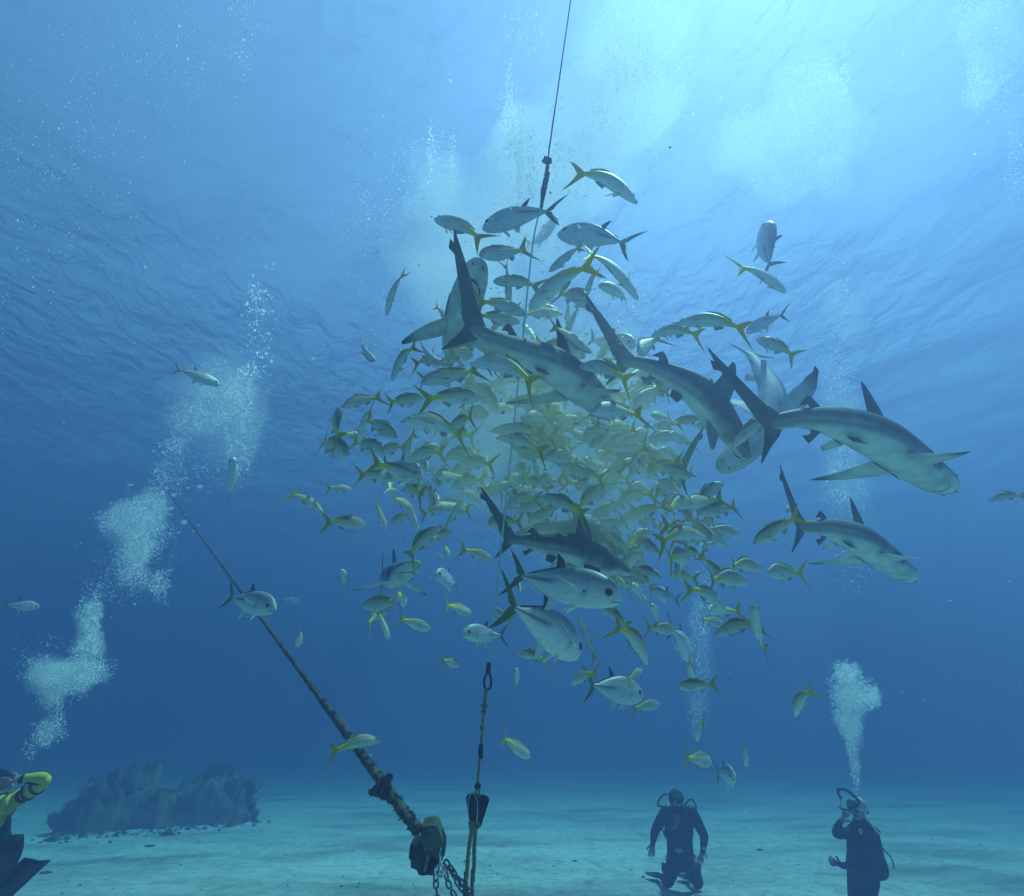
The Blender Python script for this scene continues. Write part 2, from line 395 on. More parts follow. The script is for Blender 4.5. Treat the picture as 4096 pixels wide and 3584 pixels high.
YEL = (0.80, 0.66, 0.02); YELD = (0.55, 0.47, 0.02)
def snapper_mesh(bend, flap, L):
    B = Build()
    back = (0.24, 0.25, 0.20); side = (0.60, 0.60, 0.52); belly = (0.90, 0.90, 0.86)
    def col(x, y, z, sa):
        line = 0.028 - 0.03 * (0.5 - x)          # height of the yellow stripe
        v = z - line
        c = mixc(belly, side, sstep(-0.055, -0.005, v))
        c = mixc(c, back, sstep(0.008, 0.055, v))
        if x > 0.44 and v < 0: c = mixc(c, (0.5, 0.42, 0.38), 0.3)
        return c
    prof = [(0.500, 0.004, -0.020, 0.006, 1), (0.485, 0.020, -0.032, 0.018, 1), (0.455, 0.046, -0.050, 0.031, 1), (0.41, 0.076, -0.070, 0.044, 1),
            (0.35, 0.098, -0.092, 0.053, 1), (0.26, 0.114, -0.111, 0.059, 1), (0.15, 0.115, -0.114, 0.057, 1), (0.04, 0.101, -0.100, 0.049, 1),
            (-0.08, 0.076, -0.071, 0.036, 1), (-0.18, 0.050, -0.044, 0.023, 1), (-0.25, 0.035, -0.028, 0.014, 1), (-0.295, 0.036, -0.032, 0.008, 1)]
    B.body(prof, col, 18)
    yc = lambda v, u, s: mixc(YEL, YELD, 0.5 * v + 0.3 * (u < 0.15))
    # forked tail
    B.fin([(-0.262, 0, 0.034), (-0.325, 0, 0.085), (-0.42, 0, 0.165), (-0.51, 0, 0.232)], [(-0.270, 0, -0.002), (-0.352, 0, 0.004), (-0.398, 0, 0.080), (-0.508, 0, 0.230)], 0.006, yc, 8)
    B.fin([(-0.262, 0, -0.030), (-0.325, 0, -0.082), (-0.42, 0, -0.160), (-0.51, 0, -0.224)], [(-0.270, 0, 0.002), (-0.352, 0, 0.004), (-0.398, 0, -0.076), (-0.508, 0, -0.222)], 0.006, yc, 8)
    dc = lambda v, u, s: mixc((0.50, 0.48, 0.22), YEL, v)
    up = 0.022 + 0.010 * flap
    B.fin([(0.20, 0, 0.118), (0.185, 0, 0.118 + up)], [(0.02, 0, 0.104), (-0.01, 0, 0.104 + up * 0.9)], 0.003, dc, 3, 6)
    B.fin([(0.03, 0, 0.102), (0.00, 0, 0.104 + up * 0.9)], [(-0.17, 0, 0.052), (-0.205, 0, 0.066)], 0.003, dc, 3, 6)
    pc = lambda v, u, s: mixc((0.70, 0.70, 0.66), (0.58, 0.56, 0.40), v)
    B.fin([(0.00, 0, -0.094), (-0.045, 0, -0.150)], [(-0.11, 0, -0.064), (-0.13, 0, -0.086)], 0.003, pc, 3)
    for s in (1, -1):
        B.fin([(0.235, 0.052 * s, -0.025), (0.17, (0.075 + 0.03 * flap) * s, -0.055), (0.10, (0.085 + 0.05 * flap) * s, -0.088)],
              [(0.225, 0.054 * s, -0.055), (0.17, (0.066 + 0.02 * flap) * s, -0.075), (0.105, (0.078 + 0.05 * flap) * s, -0.095)], 0.003, pc, 4, 4, normal=(0.3, 0.9 * s, 0.3))
        B.fin([(0.20, 0.022 * s, -0.108), (0.12, (0.035) * s, -0.160)], [(0.165, 0.022 * s, -0.112), (0.105, 0.032 * s, -0.150)], 0.003, pc, 3, 3, normal=(0.2, 1, 0.2))
        B.ball((0.425, 0.036 * s, 0.020), 0.0165, (0.62, 0.56, 0.36), 0, (1, 0.62, 1))
        B.ball((0.426, 0.0425 * s, 0.020), 0.0100, (0.01, 0.01, 0.01), 1, (1, 0.6, 1))
        B.tube([(0.492, 0.011 * s, -0.016), (0.470, 0.024 * s, -0.022), (0.450, 0.031 * s, -0.030)], 0.0022, (0.12, 0.09, 0.07))
    return B.mesh('snapper', [M_SNAP, M_EYE], bend_warp(bend, L, 0.12 + 0.42 * flap))

def jack_mesh(bend, L):
    B = Build()
    back = (0.26, 0.30, 0.30); side = (0.68, 0.70, 0.68); belly = (0.92, 0.92, 0.90)
    def col(x, y, z, sa):
        c = mixc(belly, side, sstep(-0.06, 0.02, z)); c = mixc(c, back, sstep(0.02, 0.09, z))
        k = math.exp(-((z - 0.004) / 0.006) ** 2) * sstep(0.05, -0.05, x)
        c = mixc(c, (0.05, 0.055, 0.06), 0.9 * k)
        g = math.exp(-((x - 0.265 + 0.35 * (z - 0.01) ** 2 * 20) / 0.008) ** 2) * sstep(-0.1, -0.05, z) * sstep(0.09, 0.05, z)
        c = mixc(c, (0.22, 0.23, 0.22), 0.55 * g)
        return c
    prof = [(0.500, -0.008, -0.030, 0.008, 1), (0.488, 0.022, -0.048, 0.024, 1), (0.460, 0.062, -0.070, 0.040, 1), (0.42, 0.100, -0.092, 0.052, 1),
            (0.35, 0.138, -0.116, 0.064, 1), (0.25, 0.160, -0.138, 0.070, 1), (0.14, 0.158, -0.142, 0.068, 1), (0.02, 0.132, -0.126, 0.058, 1),
            (-0.10, 0.090, -0.086, 0.040, 1), (-0.20, 0.046, -0.042, 0.022, 1), (-0.265, 0.022, -0.018, 0.014, 1), (-0.30, 0.020, -0.018, 0.009, 1)]
    B.body(prof, col, 20)
    yc = lambda v, u, s: mixc((0.34, 0.36, 0.05), (0.10, 0.12, 0.06), 0.55 * v + 0.3 * (u < 0.2))
    B.fin([(-0.272, 0, 0.020), (-0.33, 0, 0.085), (-0.40, 0, 0.155), (-0.48, 0, 0.215)], [(-0.28, 0, -0.004), (-0.345, 0, 0.010), (-0.385, 0, 0.085), (-0.478, 0, 0.213)], 0.006, yc, 8)
    B.fin([(-0.272, 0, -0.018), (-0.33, 0, -0.082), (-0.40, 0, -0.150), (-0.48, 0, -0.205)], [(-0.28, 0, 0.004), (-0.345, 0, -0.010), (-0.385, 0, -0.082), (-0.478, 0, -0.203)], 0.006, yc, 8)
    dk = lambda v, u, s: mixc((0.20, 0.22, 0.22), (0.05, 0.05, 0.06), v)
    pl = lambda v, u, s: (0.92, 0.93, 0.90)
    B.fin([(0.05, 0, 0.130), (0.02, 0, 0.190), (-0.03, 0, 0.235)], [(-0.03, 0, 0.108), (-0.03, 0, 0.130), (-0.045, 0, 0.232)], 0.005, dk, 5)
    B.fin([(-0.02, 0, 0.112), (-0.03, 0, 0.130)], [(-0.24, 0, 0.028), (-0.25, 0, 0.040)], 0.003, dk, 2, 6)
    B.fin([(0.06, 0, -0.128), (0.02, 0, -0.190), (-0.03, 0, -0.225)], [(-0.03, 0, -0.108), (-0.03, 0, -0.135), (-0.045, 0, -0.222)], 0.005, pl, 5)
    B.fin([(-0.02, 0, -0.108), (-0.03, 0, -0.125)], [(-0.24, 0, -0.026), (-0.25, 0, -0.036)], 0.003, pl, 2, 6)
    for s in (1, -1):
        B.fin([(0.235, 0.070 * s, -0.012), (0.14, 0.112 * s, 0.010), (0.02, 0.115 * s, 0.050)], [(0.232, 0.070 * s, -0.035), (0.15, 0.108 * s, -0.010), (0.025, 0.113 * s, 0.044)], 0.004, pl, 6, 4, normal=(0.1, 1, 0.1))
        B.fin([(0.20, 0.025 * s, -0.135), (0.12, 0.045 * s, -0.205)], [(0.15, 0.025 * s, -0.138), (0.105, 0.040 * s, -0.190)], 0.003, pl, 3, 3, normal=(0.2, 1, 0.2))
        B.ball((0.405, 0.048 * s, 0.012), 0.034, (0.30, 0.28, 0.26), 0, (1, 0.45, 1))
        B.ball((0.406, 0.055 * s, 0.012), 0.026, (0.01, 0.01, 0.01), 1, (1, 0.42, 1))
        B.tube([(0.498, 0.010 * s, -0.036), (0.470, 0.032 * s, -0.048), (0.440, 0.047 * s, -0.056)], 0.003, (0.06, 0.05, 0.05))
        B.ball((0.238, 0.067 * s, -0.022), 0.012, (0.05, 0.05, 0.05), 0, (1, 0.4, 0.8))
    return B.mesh('jack', [M_JACK, M_EYE], bend_warp(bend, L))

# ------------------------------------------------------------------ sharks, each with its own curved spine
def catmull(pts, n):
    out = []
    for i in range(len(pts) - 1):
        p0 = pts[max(i - 1, 0)]; p1 = pts[i]; p2 = pts[i + 1]; p3 = pts[min(i + 2, len(pts) - 1)]
        for k in range(n):
            t = k / n
            out.append(0.5 * ((2 * p1) + (p2 - p0) * t + (2 * p0 - 5 * p1 + 4 * p2 - p3) * t * t + (-p0 + 3 * p1 - 3 * p2 + p3) * t ** 3))
    out.append(pts[-1]); return out

def shark_build(mouth=0.0022, mcol=(0.20, 0.20, 0.19)):
    B = Build()
    top = (0.165, 0.180, 0.172); mid = (0.30, 0.32, 0.30); bel = (0.84, 0.86, 0.80)
    def col(x, y, z, sa):
        e = -0.012 + 0.02 * sstep(0.2, 0.5, x)
        c = mixc(bel, mid, sstep(-0.016, 0.004, z - e)); c = mixc(c, top, sstep(0.004, 0.045, z - e))
        # pale wedge reaching up the flank
        c = mixc(c, bel, 0.35 * sstep(0.05, -0.1, x) * sstep(-0.35, -0.2, x) * math.exp(-((z - 0.003) / 0.012) ** 2))
        return c
    prof = [(0.500, 0.006, -0.006, 0.012, 1), (0.492, 0.014, -0.013, 0.028, 0.95), (0.470, 0.025, -0.022, 0.045, 0.9), (0.43, 0.038, -0.033, 0.058, 0.9), (0.37, 0.052, -0.046, 0.066, 0.95),
            (0.29, 0.066, -0.060, 0.070, 1), (0.20, 0.076, -0.069, 0.070, 1), (0.10, 0.080, -0.070, 0.067, 1), (0.00, 0.070, -0.062, 0.057, 1),
            (-0.10, 0.053, -0.047, 0.044, 1), (-0.18, 0.039, -0.034, 0.032, 1), (-0.25, 0.029, -0.024, 0.023, 1), (-0.30, 0.024, -0.022, 0.015, 1), (-0.33, 0.022, -0.020, 0.007, 1)]
    B.body(prof, col, 26, nsub=4)
    gk = lambda v, u, s: mixc(mid, top, 0.5 + 0.5 * v)
    # caudal fin
    B.fin([(-0.285, 0, 0.022), (-0.34, 0, 0.075), (-0.41, 0, 0.150), (-0.485, 0, 0.222), (-0.50, 0, 0.238)],
          [(-0.30, 0, -0.018), (-0.355, 0, 0.006), (-0.395, 0, 0.070), (-0.462, 0, 0.162), (-0.503, 0, 0.232)], 0.010, gk, 12, 5)
    B.fin([(-0.472, 0, 0.195), (-0.50, 0, 0.205)], [(-0.452, 0, 0.165), (-0.492, 0, 0.178)], 0.003, gk, 3, 3)
    B.fin([(-0.288, 0, -0.016), (-0.325, 0, -0.060), (-0.370, 0, -0.105)], [(-0.345, 0, 0.012), (-0.348, 0, -0.035), (-0.374, 0, -0.102)], 0.009, gk, 7, 5)
    # dorsals
    B.fin([(0.165, 0, 0.072), (0.115, 0, 0.130), (0.055, 0, 0.180), (0.035, 0, 0.188)], [(0.045, 0, 0.070), (0.042, 0, 0.100), (0.032, 0, 0.150), (0.028, 0, 0.186)], 0.010, gk, 8, 5)
    B.fin([(0.047, 0, 0.070), (0.030, 0, 0.080)], [(0.040, 0, 0.068), (0.012, 0, 0.078)], 0.003, gk, 2, 2)
    B.fin([(-0.155, 0, 0.040), (-0.190, 0, 0.068), (-0.205, 0, 0.072)], [(-0.200, 0, 0.032), (-0.205, 0, 0.045), (-0.235, 0, 0.040)], 0.005, gk, 4, 4)
    # anal
    B.fin([(-0.165, 0, -0.034), (-0.205, 0, -0.066), (-0.215, 0, -0.072)], [(-0.205, 0, -0.028), (-0.207, 0, -0.045), (-0.235, 0, -0.048)], 0.005, gk, 4, 4)
    def pec(v, u, s, side):
        under = (s < 0)
        c = bel if under else mid
        edge = sstep(0.55, 0.95, v) if under else 0.5 + 0.5 * v
        if under and u < 0.12: edge = max(edge, 0.35 * v)
        return mixc(c, (0.06, 0.065, 0.07), edge) if under else mixc(mid, top, edge)
    for s in (1, -1):
        B.fin([(0.245, 0.055 * s, -0.040), (0.205, 0.120 * s, -0.058), (0.150, 0.185 * s, -0.078), (0.085, 0.235 * s, -0.095)],
              [(0.128, 0.055 * s, -0.046), (0.112, 0.095 * s, -0.060), (0.098, 0.150 * s, -0.078), (0.072, 0.230 * s, -0.098)], 0.008,
              lambda v, u, sd: pec(v, u, sd, s), 9, 6, normal=(0.0, 0.25 * s, 1))
        B.fin([(-0.035, 0.030 * s, -0.050), (-0.075, 0.070 * s, -0.072)], [(-0.095, 0.020 * s, -0.044), (-0.110, 0.050 * s, -0.066)], 0.005,
              lambda v, u, sd: pec(0.15 + 0.6 * v, max(u, .2), sd, s), 4, 4, normal=(0.0, 0.4 * s, 1))
        B.ball((0.425, 0.0565 * s, 0.006), 0.0085, (0.03, 0.03, 0.03), 1, (1, 0.5, 1))
        for k in range(5):
            x = 0.302 - 0.015 * k
            B.tube([(x + 0.004, 0.066 * s, 0.026), (x, 0.0715 * s, 0.004), (x - 0.001, 0.0695 * s, -0.020), (x + 0.003, 0.062 * s, -0.036)], 0.0019, (0.06, 0.07, 0.07), 0)
        B.tube([(0.478, 0.022 * s, -0.020), (0.470, 0.020 * s, -0.0225)], 0.003, (0.05, 0.05, 0.05), 0)
    B.tube([(0.392, -0.046, -0.031), (0.412, -0.037, -0.0335), (0.428, -0.020, -0.0342), (0.434, 0.0, -0.0335), (0.428, 0.020, -0.0342), (0.412, 0.037, -0.0335), (0.392, 0.046, -0.031)], mouth, mcol, 0)
    return B
SHARK_SRC = shark_build(); SHARK_OPEN = shark_build(0.0036, (0.03, 0.028, 0.028)); SHARK_SHUT = shark_build(0.0012, (0.55, 0.56, 0.52))
def make_shark(pts, up, L, label, src=None):
    """pts: (picture x, y, depth) from snout to the root of the tail; up: (right, up, toward the camera)"""
    P = catmull([atz(*p) for p in pts], 12)
    acc = [0.0]
    for a, b in zip(P, P[1:]): acc.append(acc[-1] + (b - a).length)
    tot = acc[-1]; body_len = 0.82 * L
    cr = Vector((1, 0, 0)); fw = cam_ray(1024, 896); cu = cr.cross(fw) * 1.0
    ups = up if isinstance(up[0], tuple) else (up, up, up)
    ups = [(cr * u[0] + cu * u[1] - fw * u[2]).normalized() for u in ups]
    ctr = P[len(P) // 2].copy()
    def frame(s):                       # s: metres from the snout
        f = s / body_len * tot
        if f >= tot:
            t = (P[-3] - P[-1]).normalized(); p = P[-1] - t * (f - tot) * (body_len / tot)
        elif f <= 0:
            t = (P[0] - P[1]).normalized(); p = P[0] + t * (-f)
        else:
            i = 0
            lo, hi = 0, len(acc) - 1
            while hi - lo > 1:
                md = (lo + hi) // 2
                if acc[md] <= f: lo = md
                else: hi = md
            i = lo; u = (f - acc[i]) / (acc[i + 1] - acc[i]); p = P[i].lerp(P[i + 1], u)
            a = (P[max(i - 4, 0)] - P[min(i + 5, len(P) - 1)]); t = a.normalized()
        g = max(0.0, min(1.0, s / L)); uph = ups[0].lerp(ups[1], g * 2) if g < 0.5 else ups[1].lerp(ups[2], g * 2 - 1)
        side = uph.cross(t).normalized(); u_ = t.cross(side)
        return p, t, side, u_
    def warp(q):
        p, t, side, u_ = frame((0.5 - q.x) * L)
        return p + side * (q.y * L) + u_ * (q.z * L) - ctr
    me = (src or SHARK_SRC).mesh('shark', [M_SHARK, M_EYE], warp)
    o = link('shark', me); o.location = ctr
    tag(o, label, 'shark', 'reef sharks circling the bait ball')
    return o
SHARKS = [
    ([(1222, 838, 3.85), (1185, 795, 3.6), (1110, 735, 3.15), (1040, 702, 2.88), (988, 680, 2.72), (944, 656, 2.68)], ((-0.1, 0.98, -0.1), (-0.06, 0.99, 0.02), (0.12, 1, 0.05)), 1.58, 'large grey shark in mid-shoal swimming away, tall upright tail nearest the camera'),
    ([(962, 517, 3.45), (946, 558, 3.5), (926, 620, 3.75), (908, 690, 4.2), (900, 730, 4.75)], (-0.15, 0.1, -1), 1.6, 'shark showing white belly and curved mouth behind the tall upright shark tail'),
    ([(1496, 912, 4.3), (1452, 852, 4.05), (1392, 783, 3.75), (1322, 742, 3.58), (1280, 727, 3.5), (1246, 722, 3.5)], ((0.35, 0.45, 0.8), (0.25, 0.78, 0.55), (0.0, 1.0, 0.25)), 1.60, 'dark shark seen from its back, diving to the right across a pale shark'),
    ([(1436, 940, 4.55), (1480, 905, 4.6), (1532, 850, 4.8), (1543, 785, 5.1), (1515, 730, 5.5), (1496, 706, 5.8)], (0.6, 0.2, -0.8), 1.9, 'pale shark with strongly curved body behind the dark diving shark'),
    ([(1906, 984, 3.85), (1850, 945, 3.70), (1775, 890, 3.42), (1690, 852, 3.18), (1605, 838, 2.98), (1540, 848, 2.9)], ((0.09, 0.84, -0.54), (0.09, 0.95, -0.28), (0, 1, 0.05)), 1.85, 'largest shark on the right with white belly and both side fins spread'),
    ([(1826, 1162, 5.0), (1785, 1130, 4.85), (1730, 1088, 4.6), (1665, 1060, 4.25), (1600, 1054, 4.0)], ((0.09, 0.84, -0.54), (0.09, 0.95, -0.28), (0, 1, 0.05)), 1.80, 'lower right shark, the smaller of two white-bellied ones with spread fins'),
    ([(1258, 1146, 3.55), (1205, 1122, 3.45), (1135, 1096, 3.35), (1075, 1086, 3.3), (1018, 1078, 3.27)], (0.0, 1, 0.12), 1.22, 'dark grey shark heading right just above the big-eyed silver fish'),
    ([(1250, 1112, 4.3), (1200, 1078, 4.3), (1130, 1062, 4.4), (1070, 1050, 4.6)], (0.0, 1, 0.2), 1.35, 'shark mostly hidden behind the dark grey one above the big-eyed fish'),
    ([(835, 1124, 5.2), (805, 1145, 5.5), (778, 1156, 6.1), (765, 1160, 6.7)], (-0.1, 0.75, -0.6), 1.7, 'small distant shark coming nearer, left of the shoal under blue water'),
    ([(1185, 880, 5.3), (1260, 902, 5.0), (1320, 925, 4.65), (1362, 942, 4.35)], (-0.1, 1, 0.1), 1.7, 'shark behind yellow-tailed fish, only its upright tail and fin in view'),
]
for i_, (pts, up, L, lb) in enumerate(SHARKS): make_shark(pts, up, L, lb, SHARK_OPEN if i_ == 1 else (SHARK_SHUT if i_ in (4, 5) else None))

# ------------------------------------------------------------------ the shoal: head and tail of every fish as read in the photograph
TILES = {1: (1300, 600, 2.048), 2: (2200, 600, 2.048), 3: (1200, 1300, 2.048), 4: (2100, 1300, 2.048), 5: (1200, 2000, 2.048),
         6: (2100, 2000, 2.048), 7: (2900, 1400, 1.629), 0: (0, 0, 0.5)}
def tp(tile, x, y):
    ox, oy, s = TILES[tile]; return ((ox + x / s) / 2, (oy + y / s) / 2)
# tile, head x, head y, tail x, tail y, share of length seen side-on (+ = swimming away, - = coming nearer), bend
SN = [
 (1,920,565,1330,775,.93,.5),(1,1270,850,1700,805,-.93,-.2),(1,510,1325,680,985,.9,.4),(1,1395,1070,1800,1140,.92,.2),(1,1510,1240,1480,900,.8,0),
 (1,1625,1335,1205,1240,.9,-.5),(1,1370,1475,1620,1280,.8,.3),(1,1920,1320,1600,1350,.85,.4),(1,1692,1275,2270,915,.9,.5),(1,1580,1400,1210,1350,.85,0),
 (1,1065,1450,900,1260,.75,.3),(2,140,1410,150,1225,.55,0),(2,130,1505,245,1255,.7,.2),(2,368,1270,40,1195,-.8,-.4),(2,78,1335,-70,1250,.7,0),
 (2,685,385,140,200,.95,-.3),(2,5,980,285,765,.8,.2),(2,692,1175,255,835,.9,-.3),(2,300,1190,425,985,.6,.3),(2,398,1105,622,1275,-.7,.9),
 (2,1908,1150,1480,950,.93,-.5),(2,1065,1395,1660,1510,.95,.5),(2,848,1500,1275,1555,.9,.7),(4,925,228,1150,95,-.7,-.3),(2,1710,1548,2040,1715,.9,.3),
 (4,530,212,190,-20,.85,.2),(4,500,400,270,190,.8,-.2),(4,290,200,450,222,.6,0),(3,617,308,500,85,-.8,.5),(3,758,420,985,160,.85,.3),
 (3,1130,315,965,60,-.85,.3),(3,1195,310,905,335,.85,-.3),(3,1405,245,1210,215,.45,0),(3,1000,460,1505,368,-.95,.1),(3,1235,420,965,445,.7,0),
 (3,1450,290,1960,530,.93,.5),(3,345,645,705,598,-.9,-.5),(3,1000,590,710,640,.8,.2),(3,1468,590,955,620,.93,-.3),(3,795,908,520,775,-.9,-.4),
 (3,848,752,1365,965,-.93,.5),(3,1225,860,1430,735,.5,.2),(3,880,1105,962,850,.7,.2),(3,542,910,335,900,.7,.3),(3,395,1050,185,950,-.5,-.4),
 (3,325,690,330,980,.6,.2),(3,968,1272,555,1112,.9,-.2),(3,655,1045,905,1000,.7,.4),(3,900,1085,1215,1065,.8,.5),(3,1038,1178,930,1090,-.4,.2),
 (3,1140,1310,1075,1190,-.5,0),(3,792,1250,450,1225,.85,0),(3,418,1345,205,1335,.8,.1),(3,192,1532,-115,1378,.9,-.3),(3,1125,1240,1290,1215,.5,.2),
 (3,1245,1305,1550,1290,.85,.4),(3,1325,1125,1620,1150,.75,.4),(3,1775,1150,1885,1240,.4,0),(3,1638,905,2035,1075,.93,.3),(4,-60,900,270,925,.8,.2),
 (4,285,885,0,770,-.8,.3),(3,1545,730,1295,700,-.7,0),(3,880,1320,1025,1440,.4,.4),(3,1068,1362,938,1298,-.5,.4),(5,708,232,635,-5,.8,.2),
 (3,1678,1505,2010,1440,.85,.6),(4,115,1395,525,1600,.95,.4),(4,555,1555,810,1440,-.8,.4),(4,755,1440,1095,1395,.9,.5),(5,532,197,165,185,.9,-.2),
 (5,725,1125,630,890,.8,-.2),(5,1062,1050,800,970,.85,.2),(5,1400,918,1190,850,.7,.2),(5,345,558,330,775,-.8,.3),(5,860,840,790,760,.3,0),
 (5,1220,440,1180,385,.3,0),(5,1135,200,885,500,.9,.3),(5,1325,-5,1145,265,.85,.2),(5,958,250,898,15,.8,-.2),(5,748,182,905,108,.7,.2),
 (5,1205,48,985,122,.8,0),(5,1245,258,1050,330,.8,.3),(5,1565,480,1300,395,.85,.2),(5,1303,1352,1145,1310,.65,0),(5,1768,1383,1742,1568,-.75,.2),
 (5,1580,890,1750,1005,.8,.2),(5,1788,1240,2060,1340,.85,.3),(5,1790,680,1805,770,.35,0),(6,1440,272,1060,380,.9,-.5),(6,1335,465,1165,490,.35,0),
 (6,1250,585,1262,440,-.4,0),(6,1935,545,1690,560,.7,.3),(6,1812,645,1510,690,.8,.3),(6,1628,872,1270,735,.93,-.3),(6,1188,600,1440,655,.8,.3),
 (6,868,568,1065,750,.85,.3),(6,882,690,1020,860,-.7,0),(6,1035,855,1070,1055,-.7,.2),(6,438,975,570,1340,.93,.2),(6,1002,1292,690,1020,.93,-.3),
 (6,648,875,870,1070,.8,.4),(6,1225,1060,975,1050,.8,0),(6,1628,1015,1445,970,.75,.2),(6,1562,1085,1970,1030,.93,.3),(6,1885,865,2010,1290,-.95,-.2),
 (6,1392,1505,1370,1300,.7,.3),(6,1262,1522,1600,1510,.9,.5),(6,388,1490,615,1415,.75,.2),(6,955,1388,832,1490,.7,0),(4,1428,1532,1745,1505,-.9,.2),
 (6,1582,-45,1508,195,.8,-.5),(4,1058,1285,1290,1445,-.8,.7),(4,1395,1430,1190,1525,.55,.3),(6,1288,55,1415,225,.7,.2),(6,968,88,1150,265,-.8,-.3),
 (6,858,45,1000,245,-.8,-.2),(6,588,212,870,188,.85,.2),(6,638,258,895,450,.85,.2),(6,1012,228,868,405,.75,.5),(6,1308,388,1462,475,.7,.2),
 (4,548,672,1020,755,-.9,-.3),(4,695,612,380,495,-.85,-.2),(4,470,310,890,500,.9,.4),(4,898,595,1075,555,.65,.2),(4,880,745,882,575,.6,0),
 (4,1038,735,1205,765,-.7,0),(4,1058,830,1310,815,.8,.2),(4,1188,888,1415,990,-.85,-.2),(4,712,1012,935,950,-.7,-.3),(4,1078,1240,745,1130,.85,-.3),
 (4,700,1205,610,1275,.35,0),(4,862,1045,1030,1065,.6,.2),(4,268,895,405,1045,.7,.2),(4,588,1048,735,1122,-.6,0),(4,588,420,560,800,.9,.6),
 (4,1240,1352,1392,1195,.75,.3),(4,28,790,262,790,.75,.3),(4,562,962,280,830,.85,.2),(7,42,605,345,405,.93,-.3),(7,192,1250,515,1070,.93,.2),
 (7,288,1440,545,1462,-.9,-.2),(7,1722,968,1985,960,.9,.3),(7,405,1052,432,1000,-.4,0),(0,757,1474,652,1512,.95,-.4),(0,1060,1511,1005,1472,.85,.3),
 (0,1318,1407,1260,1420,.85,.1),(0,1421,1521,1367,1518,.7,0),(0,1395,1477,1413,1440,.6,.2),(0,1491,1527,1492,1492,.6,0),(0,1588,1423,1637,1378,.75,.5),
 (0,596,1288,601,1262,.35,0),
]
# silver jacks: same scheme, length 0.66 m unless given
JK = [
 (1,1318,632,1960,495,.9,.2,.62,'silver jack heading left, just left of the knotted end of the bait line'),
 (1,1895,555,1600,790,-.8,.9,.62,'curled silver jack with head turned right under the knotted bait line'),
 (2,92,682,715,795,.95,.2,.62,'long silver jack facing left with dark dorsal fin, above the shoal'),
 (2,1768,615,1822,1022,.85,.2,.55,'thin pale jack swimming straight up, alone on the upper right'),
 (2,1620,1485,1968,1330,.8,.2,.62,'jack with upright dark dorsal fin behind a yellow fork tail, upper right'),
 (4,892,162,490,120,-.8,.1,.60,'big-eyed jack facing right between the central fin and the dark shark tail'),
 (6,765,795,-165,598,-.95,-.15,.70,'largest silver jack with big dark eye, facing right at centre'),
 (6,425,1235,-255,800,.82,-.35,.72,'second large jack swimming away below the largest big-eyed one'),
 (6,948,1592,470,1505,.95,-.1,.62,'silver jack with dark eye facing right, low under the shoal'),
 (6,1045,735,1285,825,.75,.2,.55,'pale jack with light long side fin, right of the largest jack'),
 (6,1345,1290,1150,1010,.7,-.2,.66,'silver jack diving behind a big yellow fork tail, lower right of shoal'),
 (5,1345,1085,1715,1112,-.85,-.2,.55,'jack facing left just left of the thin white line under the shoal'),
 (5,1112,605,1295,705,-.6,.3,.50,'small pale jack with dark eye, facing left beside the small distant shark'),
 (3,990,1232,640,1140,-.8,0,.62,'jack with dark eye half hidden by a yellow-tailed fish, left of shoal'),
 (3,1122,1488,1010,1335,-.5,.2,.50,'jack head with dark eye pointing down, lower left of the shoal'),
 (0,466,918,452,1003,-.85,.5,.55,'jack swimming straight up, alone over the left bubble plume'),
 (0,436,768,342,733,.9,.1,.60,'jack with dark fins heading right, alone beside the upper left bubbles'),
 (0,548,1216,447,1190,-.9,.1,.60,'jack facing right in front of the thick mooring rope'),
 (0,76,1213,2,1209,.9,.1,.62,'faint pale jack at the left edge of the photo'),
 (0,1468,1553,1428,1543,-.45,.3,.55,'jack seen head-on above the two kneeling divers'),
 (0,597,1204,556,1197,.8,.1,.75,'faint dark fish far off behind the mooring rope'),
]
L_SN = 0.40
bends = [-0.9, -0.45, 0.0, 0.45, 0.9]
SN_MESH = [[snapper_mesh(b, f, 1.0) for f in (0.0, 1.0)] for b in bends]
JK_MESH = [jack_mesh(b, 1.0) for b in (-0.8, -0.3, 0.0, 0.3, 0.8)]
FR = random.Random(21)
CAM_F = cam_ray(1024, 896); CAM_R = Vector((1, 0, 0)); CAM_U = CAM_R.cross(CAM_F)

def pose(o, h, t, f, L, d=None, roll=0.0):
    """place object o (unit length, +X = head) so head and tail fall on picture points h and t"""
    l = math.hypot(h[0] - t[0], h[1] - t[1]); sgn = 1 if f > 0 else -1; f = abs(f) * 0.92
    if d is None: d = F_PX * L * f / max(l, 4)
    dz = L * math.sqrt(max(0, 1 - f * f)) * sgn / 2
    H = atz(h[0], h[1], d + dz); T = atz(t[0], t[1], d - dz)
    c = (H + T) / 2; x = (H - T).normalized()
    up = Vector((0, 0, 1)) + CAM_R * FR.uniform(-.12, .12)
    if abs(x.z) > 0.86 and L != .55:                      # nose up or down: the back faces away from the camera
        up = (CAM_F * 0.9 + CAM_R * FR.uniform(-.8, .8) + Vector((0, 0, 0.2)))
    y = up.cross(x).normalized(); z = x.cross(y)
    if roll:
        q = Quaternion(x, roll); y = q @ y; z = q @ z
    s = (H - T).length * 1.07
    y = y * FR.uniform(.92, 1.08); z = z * FR.uniform(.90, 1.10)
    M = Matrix(((x.x * s, y.x * s, z.x * s, c.x), (x.y * s, y.y * s, z.y * s, c.y), (x.z * s, y.z * s, z.z * s, c.z), (0, 0, 0, 1)))
    o.matrix_world = M
    return d

